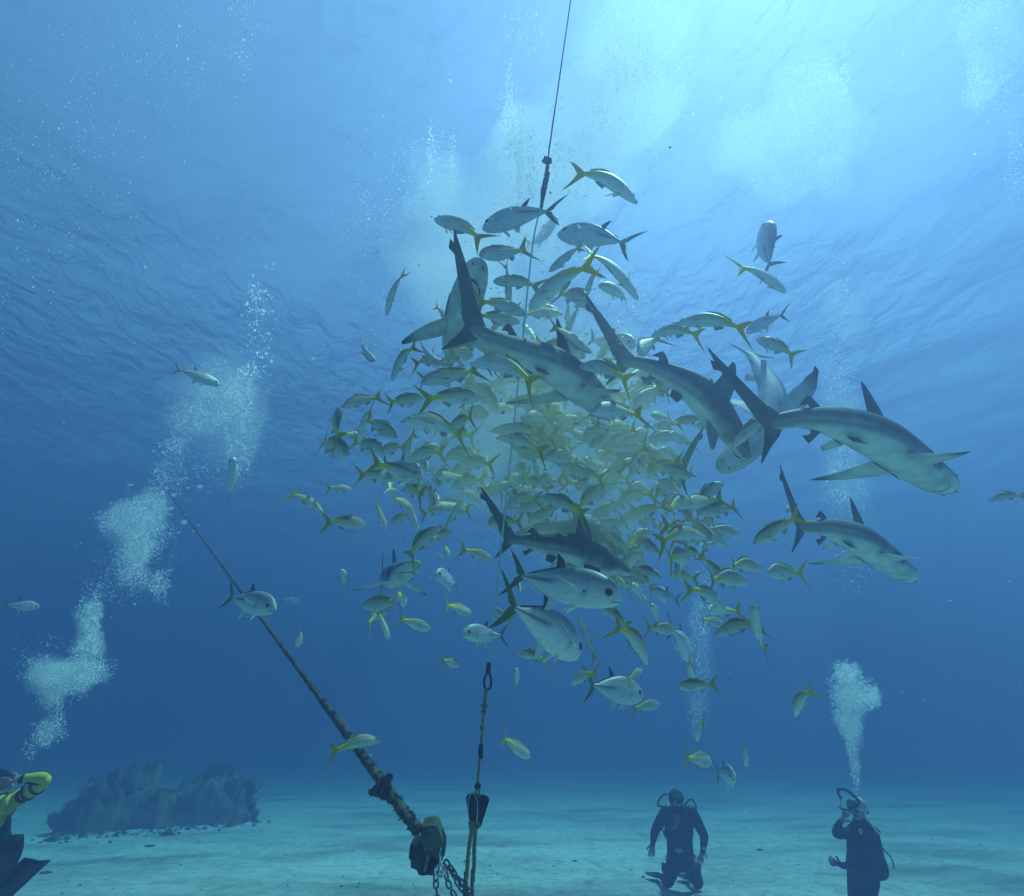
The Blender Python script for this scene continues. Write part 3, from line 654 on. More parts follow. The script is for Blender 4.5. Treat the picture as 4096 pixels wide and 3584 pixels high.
LAND = [(918, 560, 'tall upright shark tail'), (1100, 690, 'central shark dorsal fin'), (1205, 690, 'dark shark long tail'), (1440, 775, 'dark shark dorsal fin'),
        (1400, 860, 'dark shark belly'), (1545, 770, 'curved pale shark'), (1760, 850, 'largest right shark'), (1560, 845, 'largest right shark tail'), (1720, 1090, 'lower right shark'),
        (985, 1060, 'lower grey shark tail'), (1155, 1065, 'lower grey shark fin'), (1200, 1185, 'biggest jack head'), (1030, 1215, 'second large jack tail'), (1150, 1280, 'second large jack head'), (1370, 905, 'hidden shark tail'),
        (805, 1140, 'small distant shark'), (977, 1350, 'black clip on the line'), (690, 1480, 'mooring rope'), (1240, 1380, 'low dark-eyed jack'),
        (1070, 850, 'murky bait'), (1083, 415, 'bait line knots'), (1355, 1640, 'front-facing diver'), (1715, 1640, 'hose-loop diver'), (1340, 1250, 'diving jack')]
SHOAL = []      # (object, centre x, centre y, heading angle, f, length px)
def heading(h, t, f):
    if abs(f) < 0.46: return 'seen from behind' if f > 0 else 'coming head-on'
    a = math.degrees(math.atan2(-(h[1] - t[1]), h[0] - t[0])) % 360
    return ['facing right', 'nose up to the right', 'nose straight up', 'nose up to the left', 'facing left', 'nose down to the left', 'nose straight down', 'nose down to the right'][int((a + 22.5) // 45) % 8]

def add_snapper(h, t, f, bend, d=None, L=L_SN):
    # the bend in the list is seen in the picture; the curl of the spine is sideways, so it shows most for fish seen from below
    mi = min(range(5), key=lambda i: abs(bends[i] - bend * 1.15 - FR.uniform(-.15, .15)))
    o = link('snapper', SN_MESH[mi][1 if (abs(bend) > .25 and FR.random() < .75) else 0])
    d = pose(o, h, t, f, L, d, FR.uniform(-.22, .22))
    SHOAL.append((o, (h[0] + t[0]) / 2, (h[1] + t[1]) / 2, heading(h, t, f), d))
    return o
for (tile, hx, hy, tx, ty, f, b) in SN:
    h, t = tp(tile, hx, hy), tp(tile, tx, ty)
    l = math.hypot(h[0] - t[0], h[1] - t[1]); L = 0.40
    l *= 1.06; 
    d = F_PX * L * abs(f) * .92 / l
    if d < 2.2: d = 2.2
    if d > 4.6 and tile != 0: L = 0.38; d = 3.9 + 0.15 * d
    LL = L
    if abs(F_PX * L * abs(f) * .92 / d - l) > 1: LL = l * d / (F_PX * abs(f) * .92); LL = max(0.26, min(0.50, LL)); d = F_PX * LL * abs(f) * .92 / l
    add_snapper(h, t, f, b, d, LL)
for (tile, hx, hy, tx, ty, f, b, L, lb) in JK:
    h, t = tp(tile, hx, hy), tp(tile, tx, ty)
    mi = min(range(5), key=lambda i: abs((-0.8, -0.3, 0.0, 0.3, 0.8)[i] - b))
    o = link('jack', JK_MESH[mi]); pose(o, h, t, f, L, None, 1.35 if lb.startswith('thin pale') else 0.0)
    tag(o, lb, 'fish', 'silver jacks around the shoal')
# fish packed in the murk at the heart of the shoal, farther in
for k in range(132):
    a = FR.uniform(0, 2 * math.pi); r = math.sqrt(FR.random())
    cx = 1125 + 235 * r * math.cos(a); cyy = 865 + 205 * r * math.sin(a)
    if k > 112: cx = FR.choice([FR.uniform(720, 960), FR.uniform(1330, 1480)]); cyy = FR.uniform(840, 1260)
    elif k > 80: cx = 1230 + 200 * r * math.cos(a); cyy = 1040 + 130 * r * math.sin(a)
    if 715 < cx < 900 and 1060 < cyy < 1200: cx += 190; cyy -= 120
    d = FR.uniform(3.6, 5.2); f = FR.choice([-1, 1, 1]) * FR.uniform(.55, .95)
    l = F_PX * 0.38 * abs(f) / d
    th = FR.gauss(0, 0.55) + (math.pi if FR.random() < .5 else 0)
    dx, dy = math.cos(th) * l / 2, math.sin(th) * l / 2
    add_snapper((cx + dx, cyy + dy), (cx - dx, cyy - dy), f, FR.uniform(-.8, .8), d, 0.38)

# labels: heading, then where the fish is against the nearest landmark, then order where two would read alike
def describe():
    DIR = ['right of', 'above right of', 'above', 'above left of', 'left of', 'below left of', 'below', 'below right of']
    rows = []
    for o, x, y, hd, d in SHOAL:
        lx, ly, nm = min(LAND, key=lambda q: (q[0] - x) ** 2 + (q[1] - y) ** 2)
        a = math.degrees(math.atan2(-(y - ly), x - lx)) % 360
        near = math.hypot(x - lx, y - ly) < 26
        rel = 'over' if near else DIR[int((a + 22.5) // 45) % 8]
        rows.append([o, x, y, hd, rel, nm, d])
    groups = {}
    for r in rows: groups.setdefault((r[3], r[4], r[5]), []).append(r)
    ORD = ['first', 'second', 'third', 'fourth', 'fifth', 'sixth', 'seventh']
    for (hd, rel, nm), g in groups.items():
        base = 'yellow-tailed fish %s %s %s' % (hd, rel, nm)
        if len(g) == 1: lab = [base]
        elif len(g) == 2:
            g.sort(key=lambda r: r[2]); lab = ['higher ' + base, 'lower ' + base]
        else:
            g.sort(key=lambda r: r[2]); lab = [ORD[i] + ' ' + base for i in range(len(g))]
        for r, s in zip(g, lab): tag(r[0], s, 'fish', 'yellow-tailed fish crowding round the bait')
describe()

# ------------------------------------------------------------------ rope, chain, line, tackle
TILES.update({8: (2500, 3100, 3.7025), 9: (3250, 3100, 3.7025), 10: (0, 3040, 3.295), 11: (1600, 3200, 4.6675), 12: (1100, 2700, 1.862)})
def w3(tile, x, y, d): return atz(*tp(tile, x, y), d)
M_GROW = noisy(mat('overgrown_rope', rough=0.95, spec=0.1), (0.035, 0.032, 0.022), (0.16, 0.14, 0.10), 18, bump=0.8, bscale=60)
M_DARK = noisy(mat('dark_growth', rough=0.95, spec=0.1), (0.03, 0.03, 0.022), (0.12, 0.11, 0.08), 14, bump=0.9, bscale=40)
M_STEEL = mat('shiny_steel', (0.75, 0.75, 0.75), 0.12, metal=1.0)
M_IRON = noisy(mat('worn_chain', rough=0.4, metal=0.6), (0.05, 0.05, 0.055), (0.28, 0.28, 0.30), 30)
M_LINE = mat('white_line', (0.65, 0.67, 0.65), 0.5)
M_OLIVE = noisy(mat('olive_rope', rough=0.8), (0.14, 0.14, 0.035), (0.34, 0.33, 0.08), 60, bump=0.6, bscale=160)
M_BLACK = mat('black_plastic', (0.018, 0.018, 0.02), 0.4)
M_TAPE = mat('black_tape', (0.012, 0.012, 0.014), 0.6)

def tube_mesh(name, pts, rad, mats, seg=10, rough=0.0, fuzz=0, sub=8, seed=1, twist=0.0, straight=False):
    """tube through pts; rad: number or list per point; rough: radius noise; fuzz: tufts of growth"""
    rr = random.Random(seed)
    rads = rad if isinstance(rad, (list, tuple)) else [rad] * len(pts)
    pts = [Vector(p) for p in pts]
    P = catmull(pts, sub) if not straight else [a.lerp(b, k / sub) for a, b in zip(pts, pts[1:]) for k in range(sub)] + [pts[-1]]
    RR = []
    for i in range(len(pts) - 1):
        for k in range(sub): RR.append(rads[i] + (rads[i + 1] - rads[i]) * k / sub)
    RR.append(rads[-1])
    V, F = [], []
    u = None
    for i, p in enumerate(P):
        t = (P[min(i + 1, len(P) - 1)] - P[max(i - 1, 0)]).normalized()
        if u is None: u = t.orthogonal().normalized()
        u = (u - t * u.dot(t)).normalized(); w = t.cross(u)
        for j in range(seg):
            a = 2 * math.pi * j / seg + twist * i
            r = RR[i] * (1 + rough * (mnoise.noise(Vector((i * 0.55, math.cos(a) * 2, math.sin(a) * 2 + seed))) * 1.6 + 0.25 * rr.uniform(-1, 1)))
            if twist: r *= 1 + 0.16 * math.cos(3 * (a - twist * i) )
            V.append(p + u * r * math.cos(a) + w * r * math.sin(a))
    for i in range(len(P) - 1):
        for j in range(seg): F.append((i * seg + j, i * seg + (j + 1) % seg, (i + 1) * seg + (j + 1) % seg, (i + 1) * seg + j))
    F.append(tuple(range(seg))[::-1]); F.append(tuple((len(P) - 1) * seg + j for j in range(seg)))
    for k in range(fuzz):
        i = rr.randrange(len(P) - 1); p = P[i].lerp(P[i + 1], rr.random()); r = RR[i]
        t = (P[i + 1] - P[i]).normalized(); a = rr.uniform(0, 6.28); u_ = t.orthogonal().normalized(); w_ = t.cross(u_)
        o = u_ * math.cos(a) + w_ * math.sin(a); h = r * rr.uniform(0.25, 0.75); b = len(V); s_ = r * rr.uniform(.1, .28)
        q = p + o * r * 0.85
        V += [q + t * s_, q - t * s_ + o.cross(t) * s_, q - t * s_ - o.cross(t) * s_, q + o * h + Vector((rr.uniform(-1, 1), rr.uniform(-1, 1), rr.uniform(-1, 1))) * s_]
        F += [(b, b + 1, b + 3), (b + 1, b + 2, b + 3), (b + 2, b, b + 3)]
    return mesh(name, V, F, mats)

def recentre(o):
    me = o.data; c = Vector((0, 0, 0)); n = len(me.vertices)
    for v in me.vertices: c += v.co
    c /= n
    me.transform(Matrix.Translation(-c)); o.location = c
    return o

# thick overgrown mooring rope, slanting up to the left, with its foot near the camera
A = w3(11, 330, 560, 3.0); Bf = atz(340, 990, 16.0)
dirn = (Bf - A)
lead = [A + dirn * t for t in (0.0, 0.06, 0.13, 0.22, 0.34, 0.5, 0.7, 1.0)]
far = A + dirn * ((SURF_Z - 1.0 - A.z) / dirn.z)
lead += [Bf.lerp(far, 0.5), far]
rope = link('mooring_rope', tube_mesh('mooring_rope', lead, [.031, .027, .021, .0175, .018, .019, .020, .020, .020, .020], [M_GROW], 12, 0.30, 2600, sub=34, seed=4))
tag(recentre(rope), 'thick overgrown mooring rope slanting up to the left from the dark block', 'rope')
# clump of growth where the rope thickens
kn = [atz(765, 1574, 3.14)]
def lump(name, c, r, mats, seed, sq=(1, 1, 1), amp=0.45, parent=None, sc=3.0, sub=3):
    bm = bmesh.new(); bmesh.ops.create_icosphere(bm, subdivisions=sub, radius=1.0)
    for v in bm.verts:
        n_ = mnoise.fractal(v.co * sc * 0.5 + Vector((seed, seed * 2.1, 0)), 1, 2, 4, noise_basis='PERLIN_ORIGINAL')
        v.co = Vector((v.co.x * sq[0], v.co.y * sq[1], v.co.z * sq[2])) * r * (1 + amp * n_ * 1.8)
    me = bpy.data.meshes.new(name); bm.to_mesh(me); bm.free()
    for m_ in mats: me.materials.append(m_)
    me.polygons.foreach_set('use_smooth', [True] * len(me.polygons))
    o = link(name, me, parent); o.location = c
    return o
clump = lump('growth_clump', kn[0], 0.040, [M_DARK], 3, (1, .9, 1.25), 0.5)
tag(clump, 'dark clump of growth with stubby arms partway up the mooring rope', 'growth')
for (x, y, r) in [(778, 1556, .020), (772, 1566, .024), (744, 1584, .020), (754, 1578, .026), (782, 1598, .024)]:
    q = atz(x, y, 3.13); a_ = kn[0]
    me = tube_mesh('arm', [Vector((0, 0, 0)), (q - a_) * 0.6, (q - a_) * 1.25], [r, r * 1.05, r * .8], [M_DARK], 9, 0.3, 50, sub=5, seed=int(x))
    o = link('arm', me, clump)
# dark block at the foot of the rope (plate and drum), with chain and steel shackle
def prism(name, poly, d, th, mats, tile=11, parent=None, bev=0.006, jitter=0.0, seed=0, origin=None):
    rr = random.Random(seed)
    fr = [w3(tile, x, y, d) for x, y in poly]; nrm = CAM_F
    c = sum(fr, Vector()) / len(fr) if origin is None else origin
    bm = bmesh.new()
    a = [bm.verts.new(p - c + Vector((rr.uniform(-1, 1), 0, rr.uniform(-1, 1))) * jitter) for p in fr]
    b = [bm.verts.new(v.co + nrm * th) for v in a]
    bm.faces.new(a); bm.faces.new(b[::-1])
    for i in range(len(a)): bm.faces.new((a[i], b[i], b[(i + 1) % len(a)], a[(i + 1) % len(a)]))
    bmesh.ops.recalc_face_normals(bm, faces=bm.faces)
    bmesh.ops.bevel(bm, geom=list(bm.edges), offset=bev, segments=2, affect='EDGES')
    me = bpy.data.meshes.new(name); bm.to_mesh(me); bm.free()
    for m_ in mats: me.materials.append(m_)
    o = link(name, me, parent)
    if parent is None: o.location = c
    return o, c
blk = empty('mooring_block', w3(11, 560, 860, 3.0))
tag(blk, 'dark angular block joining the mooring rope to the silvery chain', 'mooring block')
M_PLATE = noisy(mat('algae_plate', rough=0.9), (0.05, 0.055, 0.035), (0.16, 0.17, 0.11), 9, bump=.5)
o, c = prism('plate', [(400, 545), (480, 505), (585, 488), (690, 500), (745, 650), (800, 800), (832, 900), (828, 1080), (700, 1120), (420, 940), (380, 700)], 2.97, 0.09, [M_PLATE], 11, blk, origin=blk.location)
o2 = lump('drum', w3(11, 470, 990, 3.02) - blk.location, 0.072, [M_DARK], 8, (1.15, .8, 1.1), 0.25, blk)
o3 = link('strap', tube_mesh('strap', [w3(11, 540, 980, 2.93) - blk.location, w3(11, 510, 1120, 2.93) - blk.location, w3(11, 465, 1310, 2.95) - blk.location], [.009, .008, .008], [M_IRON], 8, sub=5), blk)

def link_mesh(L=0.042, W_=0.026, r=0.0052):
    pts = []
    for k in range(16):
        a = 2 * math.pi * k / 16; s = 1 if math.sin(a) > 0 else -1
        pts.append((W_ / 2 * math.cos(a), 0, (L / 2 - W_ / 2) * s * (1 if abs(math.sin(a)) > 0.05 else 0) + W_ / 2 * math.sin(a)))
    V, F = [], []
    for i, p in enumerate(pts):
        t = (Vector(pts[(i + 1) % 16]) - Vector(pts[i - 1])).normalized(); n_ = Vector((0, 1, 0)); w = t.cross(n_)
        for j in range(7):
            a = 2 * math.pi * j / 7; V.append(Vector(p) + n_ * r * math.cos(a) + w * r * math.sin(a))
    for i in range(16):
        for j in range(7): F.append((i * 7 + j, i * 7 + (j + 1) % 7, ((i + 1) % 16) * 7 + (j + 1) % 7, ((i + 1) % 16) * 7 + j))
    return mesh('link', V, F, [M_IRON])
LINK = link_mesh()
def chain(path, label, seed):
    P = [Vector(p) for p in path]; root = empty('chain', P[0]); tag(root, label, 'chain', 'chains under the dark mooring block')
    rr = random.Random(seed); step = 0.030; k = 0
    for a, b in zip(P, P[1:]):
        n = max(1, int((b - a).length / step)); q = (a - b).to_track_quat('Z', 'Y')
        for i in range(n):
            if k >= 95: return root
            o = link('link', LINK, root); p = a.lerp(b, (i + .5) / n)
            o.location = p - P[0]; o.rotation_mode = 'QUATERNION'
            o.rotation_quaternion = q @ Quaternion((0, 0, 1), (k % 2) * math.pi / 2 + 0.5 + rr.uniform(-.3, .3)); k += 1
    return root
def drop(p): return Vector((p.x, p.y + 0.05, ground_h(p.x, p.y)))
c1 = [w3(11, 690, 1240, 2.95), w3(11, 665, 1500, 2.93), w3(11, 690, 1800, 2.93)]; c1.append(drop(c1[-1]))
chain(c1, 'near chain hanging straight down below the bright steel shackle', 1)
c2 = [w3(11, 850, 1130, 2.98), w3(11, 960, 1360, 2.98), w3(11, 1120, 1600, 2.97), w3(11, 1250, 1800, 2.97)]; c2.append(drop(c2[-1]))
chain(c2, 'chain slanting down right from the block to the olive ropes', 2)
c3 = [w3(11, 820, 1200, 2.94), w3(11, 880, 1480, 2.92), w3(11, 940, 1680, 2.92), w3(11, 1060, 1830, 2.92)]; c3.append(drop(c3[-1]))
chain(c3, 'slack loop of chain lowest of the three under the dark block', 3)
c4 = [w3(11, 930, 1230, 2.99), w3(11, 1040, 1420, 2.99), w3(11, 1190, 1590, 2.99), w3(11, 1330, 1750, 3.0)]; c4.append(drop(c4[-1]))
chain(c4, 'uppermost right strand of chain passing behind the olive ropes', 4)
sh = empty('shackle', w3(11, 750, 1320, 2.90)); tag(sh, 'bright shiny steel shackle hanging from the dark mooring block', 'shackle')
def ring(name, c, R_, r, mats, parent, ax=(0, 1, 0), sq=1.0):
    V, F = [], []; q = Vector((0, 1, 0)).rotation_difference(Vector(ax))
    for i in range(24):
        a = 2 * math.pi * i / 24
        for j in range(8):
            b = 2 * math.pi * j / 8; V.append(q @ Vector(((R_ + r * math.cos(b)) * math.cos(a), r * math.sin(b), sq * (R_ + r * math.cos(b)) * math.sin(a))))
    for i in range(24):
        for j in range(8): F.append((i * 8 + j, i * 8 + (j + 1) % 8, ((i + 1) % 24) * 8 + (j + 1) % 8, ((i + 1) % 24) * 8 + j))
    o = link(name, mesh(name, V, F, mats), parent); o.location = c; return o
ring('bow', (0, 0, 0), 0.026, 0.0065, [M_STEEL], sh, (0.2, 1, 0.1))
ring('pin', Vector((-0.004, 0, 0.062)), 0.013, 0.005, [M_STEEL], sh, (1, .3, 0), 2.2)
lump('knob', (0.012, -0.02, -0.004), 0.013, [M_STEEL], 1, amp=0.02, parent=sh)

# ------------------------------------------------------------------ the bait line, its clip, weights and ropes
DL = 3.05
top0 = atz(1150, -60, 3.6); l0 = atz(1095, 322, 3.35); l1 = atz(1083, 415, 3.3); l2 = atz(1064, 500, 3.3); l3 = atz(1030, 830, 3.3); l4 = atz(990, 1210, 3.15); l5 = atz(978, 1326, 3.08)
up_dir = (top0 - l0).normalized(); tops = top0 + up_dir * ((SURF_Z - 1 - top0.z) / up_dir.z)
bl = empty('bait_line', l1); tag(bl, 'long thin line running down from the surface through the fish', 'line')
link('upper_cord', tube_mesh('upper_cord', [p - l1 for p in (tops, top0, l0)], [.0042, .0042, .0048], [M_GROW], 7, .2, 60, sub=20), bl)
link('knotted_end', tube_mesh('knotted_end', [p - l1 for p in (l0, l0.lerp(l1, .3) + Vector((.006, 0, 0)), l0.lerp(l1, .6) - Vector((.006, 0, 0)), l1)], [.009, .012, .010, .009], [M_GROW], 8, .5, 160, sub=14, seed=8), bl)
link('second_cord', tube_mesh('second_cord', [p - l1 for p in (l0.lerp(l1, .25) + Vector((.02, 0, 0)), l0.lerp(l1, .6) + Vector((.012, 0, 0)), l1)], [.005, .006, .006], [M_GROW], 7, .3, 60, sub=8, seed=3), bl)
lump('knot', l0 - l1, .022, [M_GROW], 4, (1, 1, .9), .5, bl)
link('white_cord', tube_mesh('white_cord', [p - l1 for p in (l1, l2, l3, l4, l5)], .0050, [M_LINE], 6, 0, 0, sub=10), bl)
clipc = atz(975, 1350, 3.06)
cl = empty('clip', clipc); tag(cl, 'black looped clip joining the white line to the olive rope', 'clip')
link('swivel', tube_mesh('swivel', [atz(978, 1326, 3.07) - clipc, atz(976, 1343, 3.07) - clipc], [.012, .014], [M_BLACK], 10, .1, sub=4), cl)
link('loop', tube_mesh('loop', [atz(*p, 3.06) - clipc for p in [(978, 1342), (982, 1358), (981, 1374), (975, 1379), (969, 1373), (969, 1358), (975, 1343)]], .0065, [M_BLACK], 8, .05, sub=6), cl)
orr = empty('weighted_rope', atz(962, 1470, 3.04)); tag(orr, 'thin olive rope with knots and black tape below the looped clip', 'rope')
rl = orr.location
rp = [(972, 1379), (969, 1405), (967, 1430), (964, 1460), (962, 1490), (958, 1530), (955, 1568)]
link('strand', tube_mesh('strand', [atz(*p, 3.03) - rl for p in rp], [.0085, .0085, .008, .0065, .006, .007, .007], [M_OLIVE], 8, .12, 30, sub=8, twist=0.5), orr)
for y, x, r in ((1412, 969, .016), (1424, 967, .013), (1456, 964, .013)): lump('knot', atz(x, y, 3.02) - rl, r, [M_OLIVE], y, (1, 1, .8), .5, orr)
link('tape', tube_mesh('tape', [atz(*p, 3.02) - rl for p in ((962.5, 1489), (961, 1503), (961.5, 1516))], [.012, .014, .012], [M_TAPE], 10, .12, sub=4), orr)
link('tape', tube_mesh('tape', [atz(*p, 3.02) - rl for p in ((957, 1566), (955, 1574))], [.011, .020], [M_TAPE], 10, .08, sub=3), orr)
for dx in (-6, 5): link('loop', tube_mesh('loop', [atz(*p, 3.02) - rl for p in ((955, 1573), (955 + dx * .6, 1582), (952 + dx, 1594))], .0065, [M_OLIVE], 8, .1, sub=5), orr)
def slab(name, c, hx, hz, hy, mats, parent, tilt, bev=.01):
    bm = bmesh.new(); bmesh.ops.create_cube(bm, size=2.0)
    for v in bm.verts: v.co = Vector((v.co.x * hx * (1 if v.co.z > 0 else .8), v.co.y * hy, v.co.z * hz))
    bmesh.ops.bevel(bm, geom=list(bm.edges), offset=bev, segments=3, affect='EDGES')
    me = bpy.data.meshes.new(name); bm.to_mesh(me); bm.free()
    for m_ in mats: me.materials.append(m_)
    me.polygons.foreach_set('use_smooth', [True] * len(me.polygons))
    o = link(name, me, parent); o.location = c; o.rotation_euler = (0.1, tilt, 0); return o
for (x, y, tilt, lb, hx, hz, dd) in ((947, 1619, -0.12, 'left black pulley with steel strap at the foot of the olive rope', .036, .078, 3.0), (961, 1622, 0.30, 'right black pulley leaning outward behind the strapped one', .032, .080, 3.06)):
    c = atz(x, y, dd); pu = empty('pulley', c); tag(pu, lb, 'pulley', 'black pulleys')
    slab('cheek', (0, -.012, 0), hx, hz, .008, [M_BLACK], pu, tilt); slab('cheek', (0, .014, 0), hx * .96, hz * .97, .008, [M_BLACK], pu, tilt)
    ring('wheel', Vector((0, .001, .01)), .022, .007, [M_BLACK], pu)
    if dd == 3.0:
        q = Matrix.Rotation(tilt, 3, 'Y')
        link('strap', tube_mesh('strap', [q @ Vector(p) for p in ((-.024, -.024, -.06), (-.027, -.026, .02), (-.012, -.026, .072), (.012, -.026, .074), (.026, -.026, .03), (.014, -.024, -.06))], .0028, [M_STEEL], 6, sub=6), pu)
        lump('lashing', q @ Vector((0, -.014, -.066)), .024, [M_OLIVE], 6, (1.3, .9, .6), .4, pu)
ro = [[(1335, 430), (1325, 600), (1285, 900), (1255, 1250), (1225, 1600), (1212, 1792)], [(1440, 470), (1405, 570), (1392, 760), (1382, 960), (1380, 1200), (1358, 1500), (1345, 1792)]]
for k, (pl, lb) in enumerate(zip(ro, ('left olive rope hanging taut below the black pulleys', 'right olive rope with slight kinks below the black pulleys'))):
    P = [w3(11, x, y, 3.0 + .04 * k) for x, y in pl]; P.append(drop(P[-1]))
    o = link('tackle_rope', tube_mesh('tackle_rope', P, [.0105] * (len(P) - 1) + [.0105], [M_OLIVE], 9, .10, 60, sub=12, seed=k, twist=.45)); tag(recentre(o), lb, 'rope', 'olive ropes below the pulleys')
P = [w3(11, 1375, 430, 3.02), w3(11, 1390, 500, 3.02), w3(11, 1405, 575, 3.03)]
o = link('short_cord', tube_mesh('short_cord', P, .006, [M_OLIVE], 8, .1, sub=6)); tag(recentre(o), 'short cord making a small V under the black pulleys', 'cord')

# concrete clump on the bottom that the chains lead to, below the picture
cc = drop(w3(11, 900, 1800, 2.95)); cc.z = ground_h(cc.x, cc.y) + .1
# ------------------------------------------------------------------ murky bait in the middle of the shoal
M_BAIT = noisy(mat('bait', rough=0.9, spec=0.15), (0.40, 0.42, 0.28), (0.66, 0.66, 0.50), 9, bump=0.6, bscale=30)
bait = lump('bait_block', atz(1085, 860, 4.35), 0.20, [M_BAIT], 11, (.95, .8, 1.15), .30, sub=4)
tag(bait, 'murky green lump of bait at the heart of the shoal', 'bait')
b2 = lump('bait_float', atz(924, 688, 3.9), 0.095, [M_BAIT], 5, (1, .8, 1.1), .15); tag(b2, 'small round bait lump behind the lower lobe of the tall shark tail', 'bait')

# ------------------------------------------------------------------ reef with soft corals on the left
M_REEF = noisy(mat('reef_rock', rough=0.95, spec=0.05), (0.06, 0.07, 0.035), (0.36, 0.33, 0.20), 2.6, 6, bump=0.9, bscale=7)
M_SOFT = noisy(mat('soft_coral', rough=0.95, spec=0.05), (0.07, 0.08, 0.035), (0.24, 0.22, 0.11), 4)
def reef():
    pl = on_ground(95, 1668); pr = on_ground(505, 1644)
    ax = (pr - pl); ln = ax.length; ax.normalize(); ay = Vector((-ax.y, ax.x, 0))
    V, F = [], []; nx, ny = 120, 34
    top = [(0, .5), (.08, 1.1), (.2, 1.55), (.33, 1.75), (.42, 1.45), (.5, 1.0), (.58, 1.05), (.68, 1.45), (.8, 1.55), (.9, 1.5), (.97, 1.0), (1.0, .4)]
    for j in range(ny + 1):
        for i in range(nx + 1):
            u = i / nx; v = j / ny
            for a, b in zip(top, top[1:]):
                if a[0] <= u <= b[0]: h = a[1] + (b[1] - a[1]) * (u - a[0]) / (b[0] - a[0]); break
            p = pl + ax * (u * ln) + ay * (v * 3.6 - .2)
            p += ay * (.35 * mnoise.noise(Vector((u * 9, 0, 3)))) * (1 - v)
            prof = math.sin(math.pi * min(1, v * 1.0) ** .7) ** .8 if 0 < v < 1 else 0
            e = min(1, u / .10, (1 - u) / .07) ** .7
            n_ = fbm(p.x, p.y, 1.1, 7) * .6 + .40 * fbm(p.x, p.y, 4.0, 2)
            hh = max(0, h * .76 * prof * e * (1 + n_))
            V.append((p.x, p.y, ground_h(p.x, p.y) - .06 + hh))
    for j in range(ny):
        for i in range(nx):
            q = j * (nx + 1) + i; F.append((q, q + 1, q + nx + 2, q + nx + 1))
    o = link('coral_reef', mesh('coral_reef', V, F, [M_REEF])); tag(recentre(o), 'dark low reef rising from the sand at lower left', 'reef')
    # bushes of soft coral
    protos = []
    for s in range(5):
        rr = random.Random(40 + s); V, F = [], []
        def stem(p, d, L_, r, lvl):
            pts = [p]; q = p.copy(); dd = d.copy(); n = 5
            for k in range(n):
                dd = (dd + Vector((rr.uniform(-.25, .25), rr.uniform(-.25, .25), .14))).normalized(); q = q + dd * (L_ / n); pts.append(q.copy())
            for i, c in enumerate(pts):
                t = (pts[min(i + 1, n)] - pts[max(i - 1, 0)]).normalized(); u = t.orthogonal().normalized(); w = t.cross(u); rad = r * (1 - .5 * i / n)
                for j in range(4): a = math.pi / 2 * j; V.append(c + u * rad * math.cos(a) + w * rad * math.sin(a))
            b = len(V) - 4 * (n + 1)
            for i in range(n):
                for j in range(4): F.append((b + i * 4 + j, b + i * 4 + (j + 1) % 4, b + (i + 1) * 4 + (j + 1) % 4, b + (i + 1) * 4 + j))
            if lvl > 0:
                for k in range(7 if lvl == 2 else 6):
                    i = rr.randint(1, n); a = rr.uniform(0, 6.28)
                    nd = (dd * .5 + Vector((math.cos(a), math.sin(a), rr.uniform(.2, .8)))).normalized()
                    stem(pts[i], nd, L_ * rr.uniform(.45, .75), r * .7, lvl - 1)
        for k in range(4):
            a = rr.uniform(0, 6.28); stem(Vector((0, 0, 0)), Vector((math.cos(a) * .6, math.sin(a) * .6, 1)).normalized(), rr.uniform(.32, .5), .027, 2)
        protos.append(mesh('soft_coral', V, F, [M_SOFT]))
    rr = random.Random(5); words = ['feathery', 'bushy', 'spiky', 'spreading', 'tall branching']
    k = 0
    for (u, v, s) in [(.04, .15, .8), (.12, .3, 1.1), (.17, .5, 1.2), (.22, .35, 1.0), (.27, .55, 1.25), (.32, .4, 1.3), (.36, .6, 1.3), (.40, .45, 1.0), (.46, .4, .8), (.52, .35, .8), (.57, .5, .9), (.62, .45, 1.1), (.67, .5, 1.3), (.73, .4, 1.3), (.78, .55, 1.35), (.84, .4, 1.35), (.89, .5, 1.3), (.94, .35, 1.2), (.97, .3, 1.1), (.995, .25, 1.0), (.10, .1, .7), (.3, .08, .6), (.55, .08, .6), (.75, .08, .7), (.9, .08, .8), (1.01, .1, .8)] + [((i * .0613) % 1.0, .03 + .05 * (i % 3), .7 + .1 * (i % 4)) for i in range(1, 52)]:
        for a, b in zip(top, top[1:]):
            if a[0] <= min(u, 1) <= b[0]: h = a[1] + (b[1] - a[1]) * (min(u, 1) - a[0]) / (b[0] - a[0]); break
        p = pl + ax * (u * ln) + ay * (v * 3.4)
        vv = max(v, .02); pf = math.sin(math.pi * vv ** .7) ** .8 * min(1, max(0, (1 - u) / .03)) ** .5 if u < 1 else 0
        o = link('soft_coral', protos[k % 5]); o.location = (p.x, p.y, ground_h(p.x, p.y) + h * .5 * pf - .05)
        o.rotation_euler = (0, 0, rr.uniform(0, 6.28)); sc = s * rr.uniform(.62, .90); o.scale = (sc * 1.1, sc * 1.1, sc * .8)
        row = 'front foot' if v < .2 else ('crest' if v < .46 else 'back')
        tag(o, 'soft coral on the reef', 'coral', 'soft corals on the reef')
        o['u'] = u; CORAL.append((o, u, row)); k += 1
CORAL = []
reef()
CORAL.sort(key=lambda q: q[1])
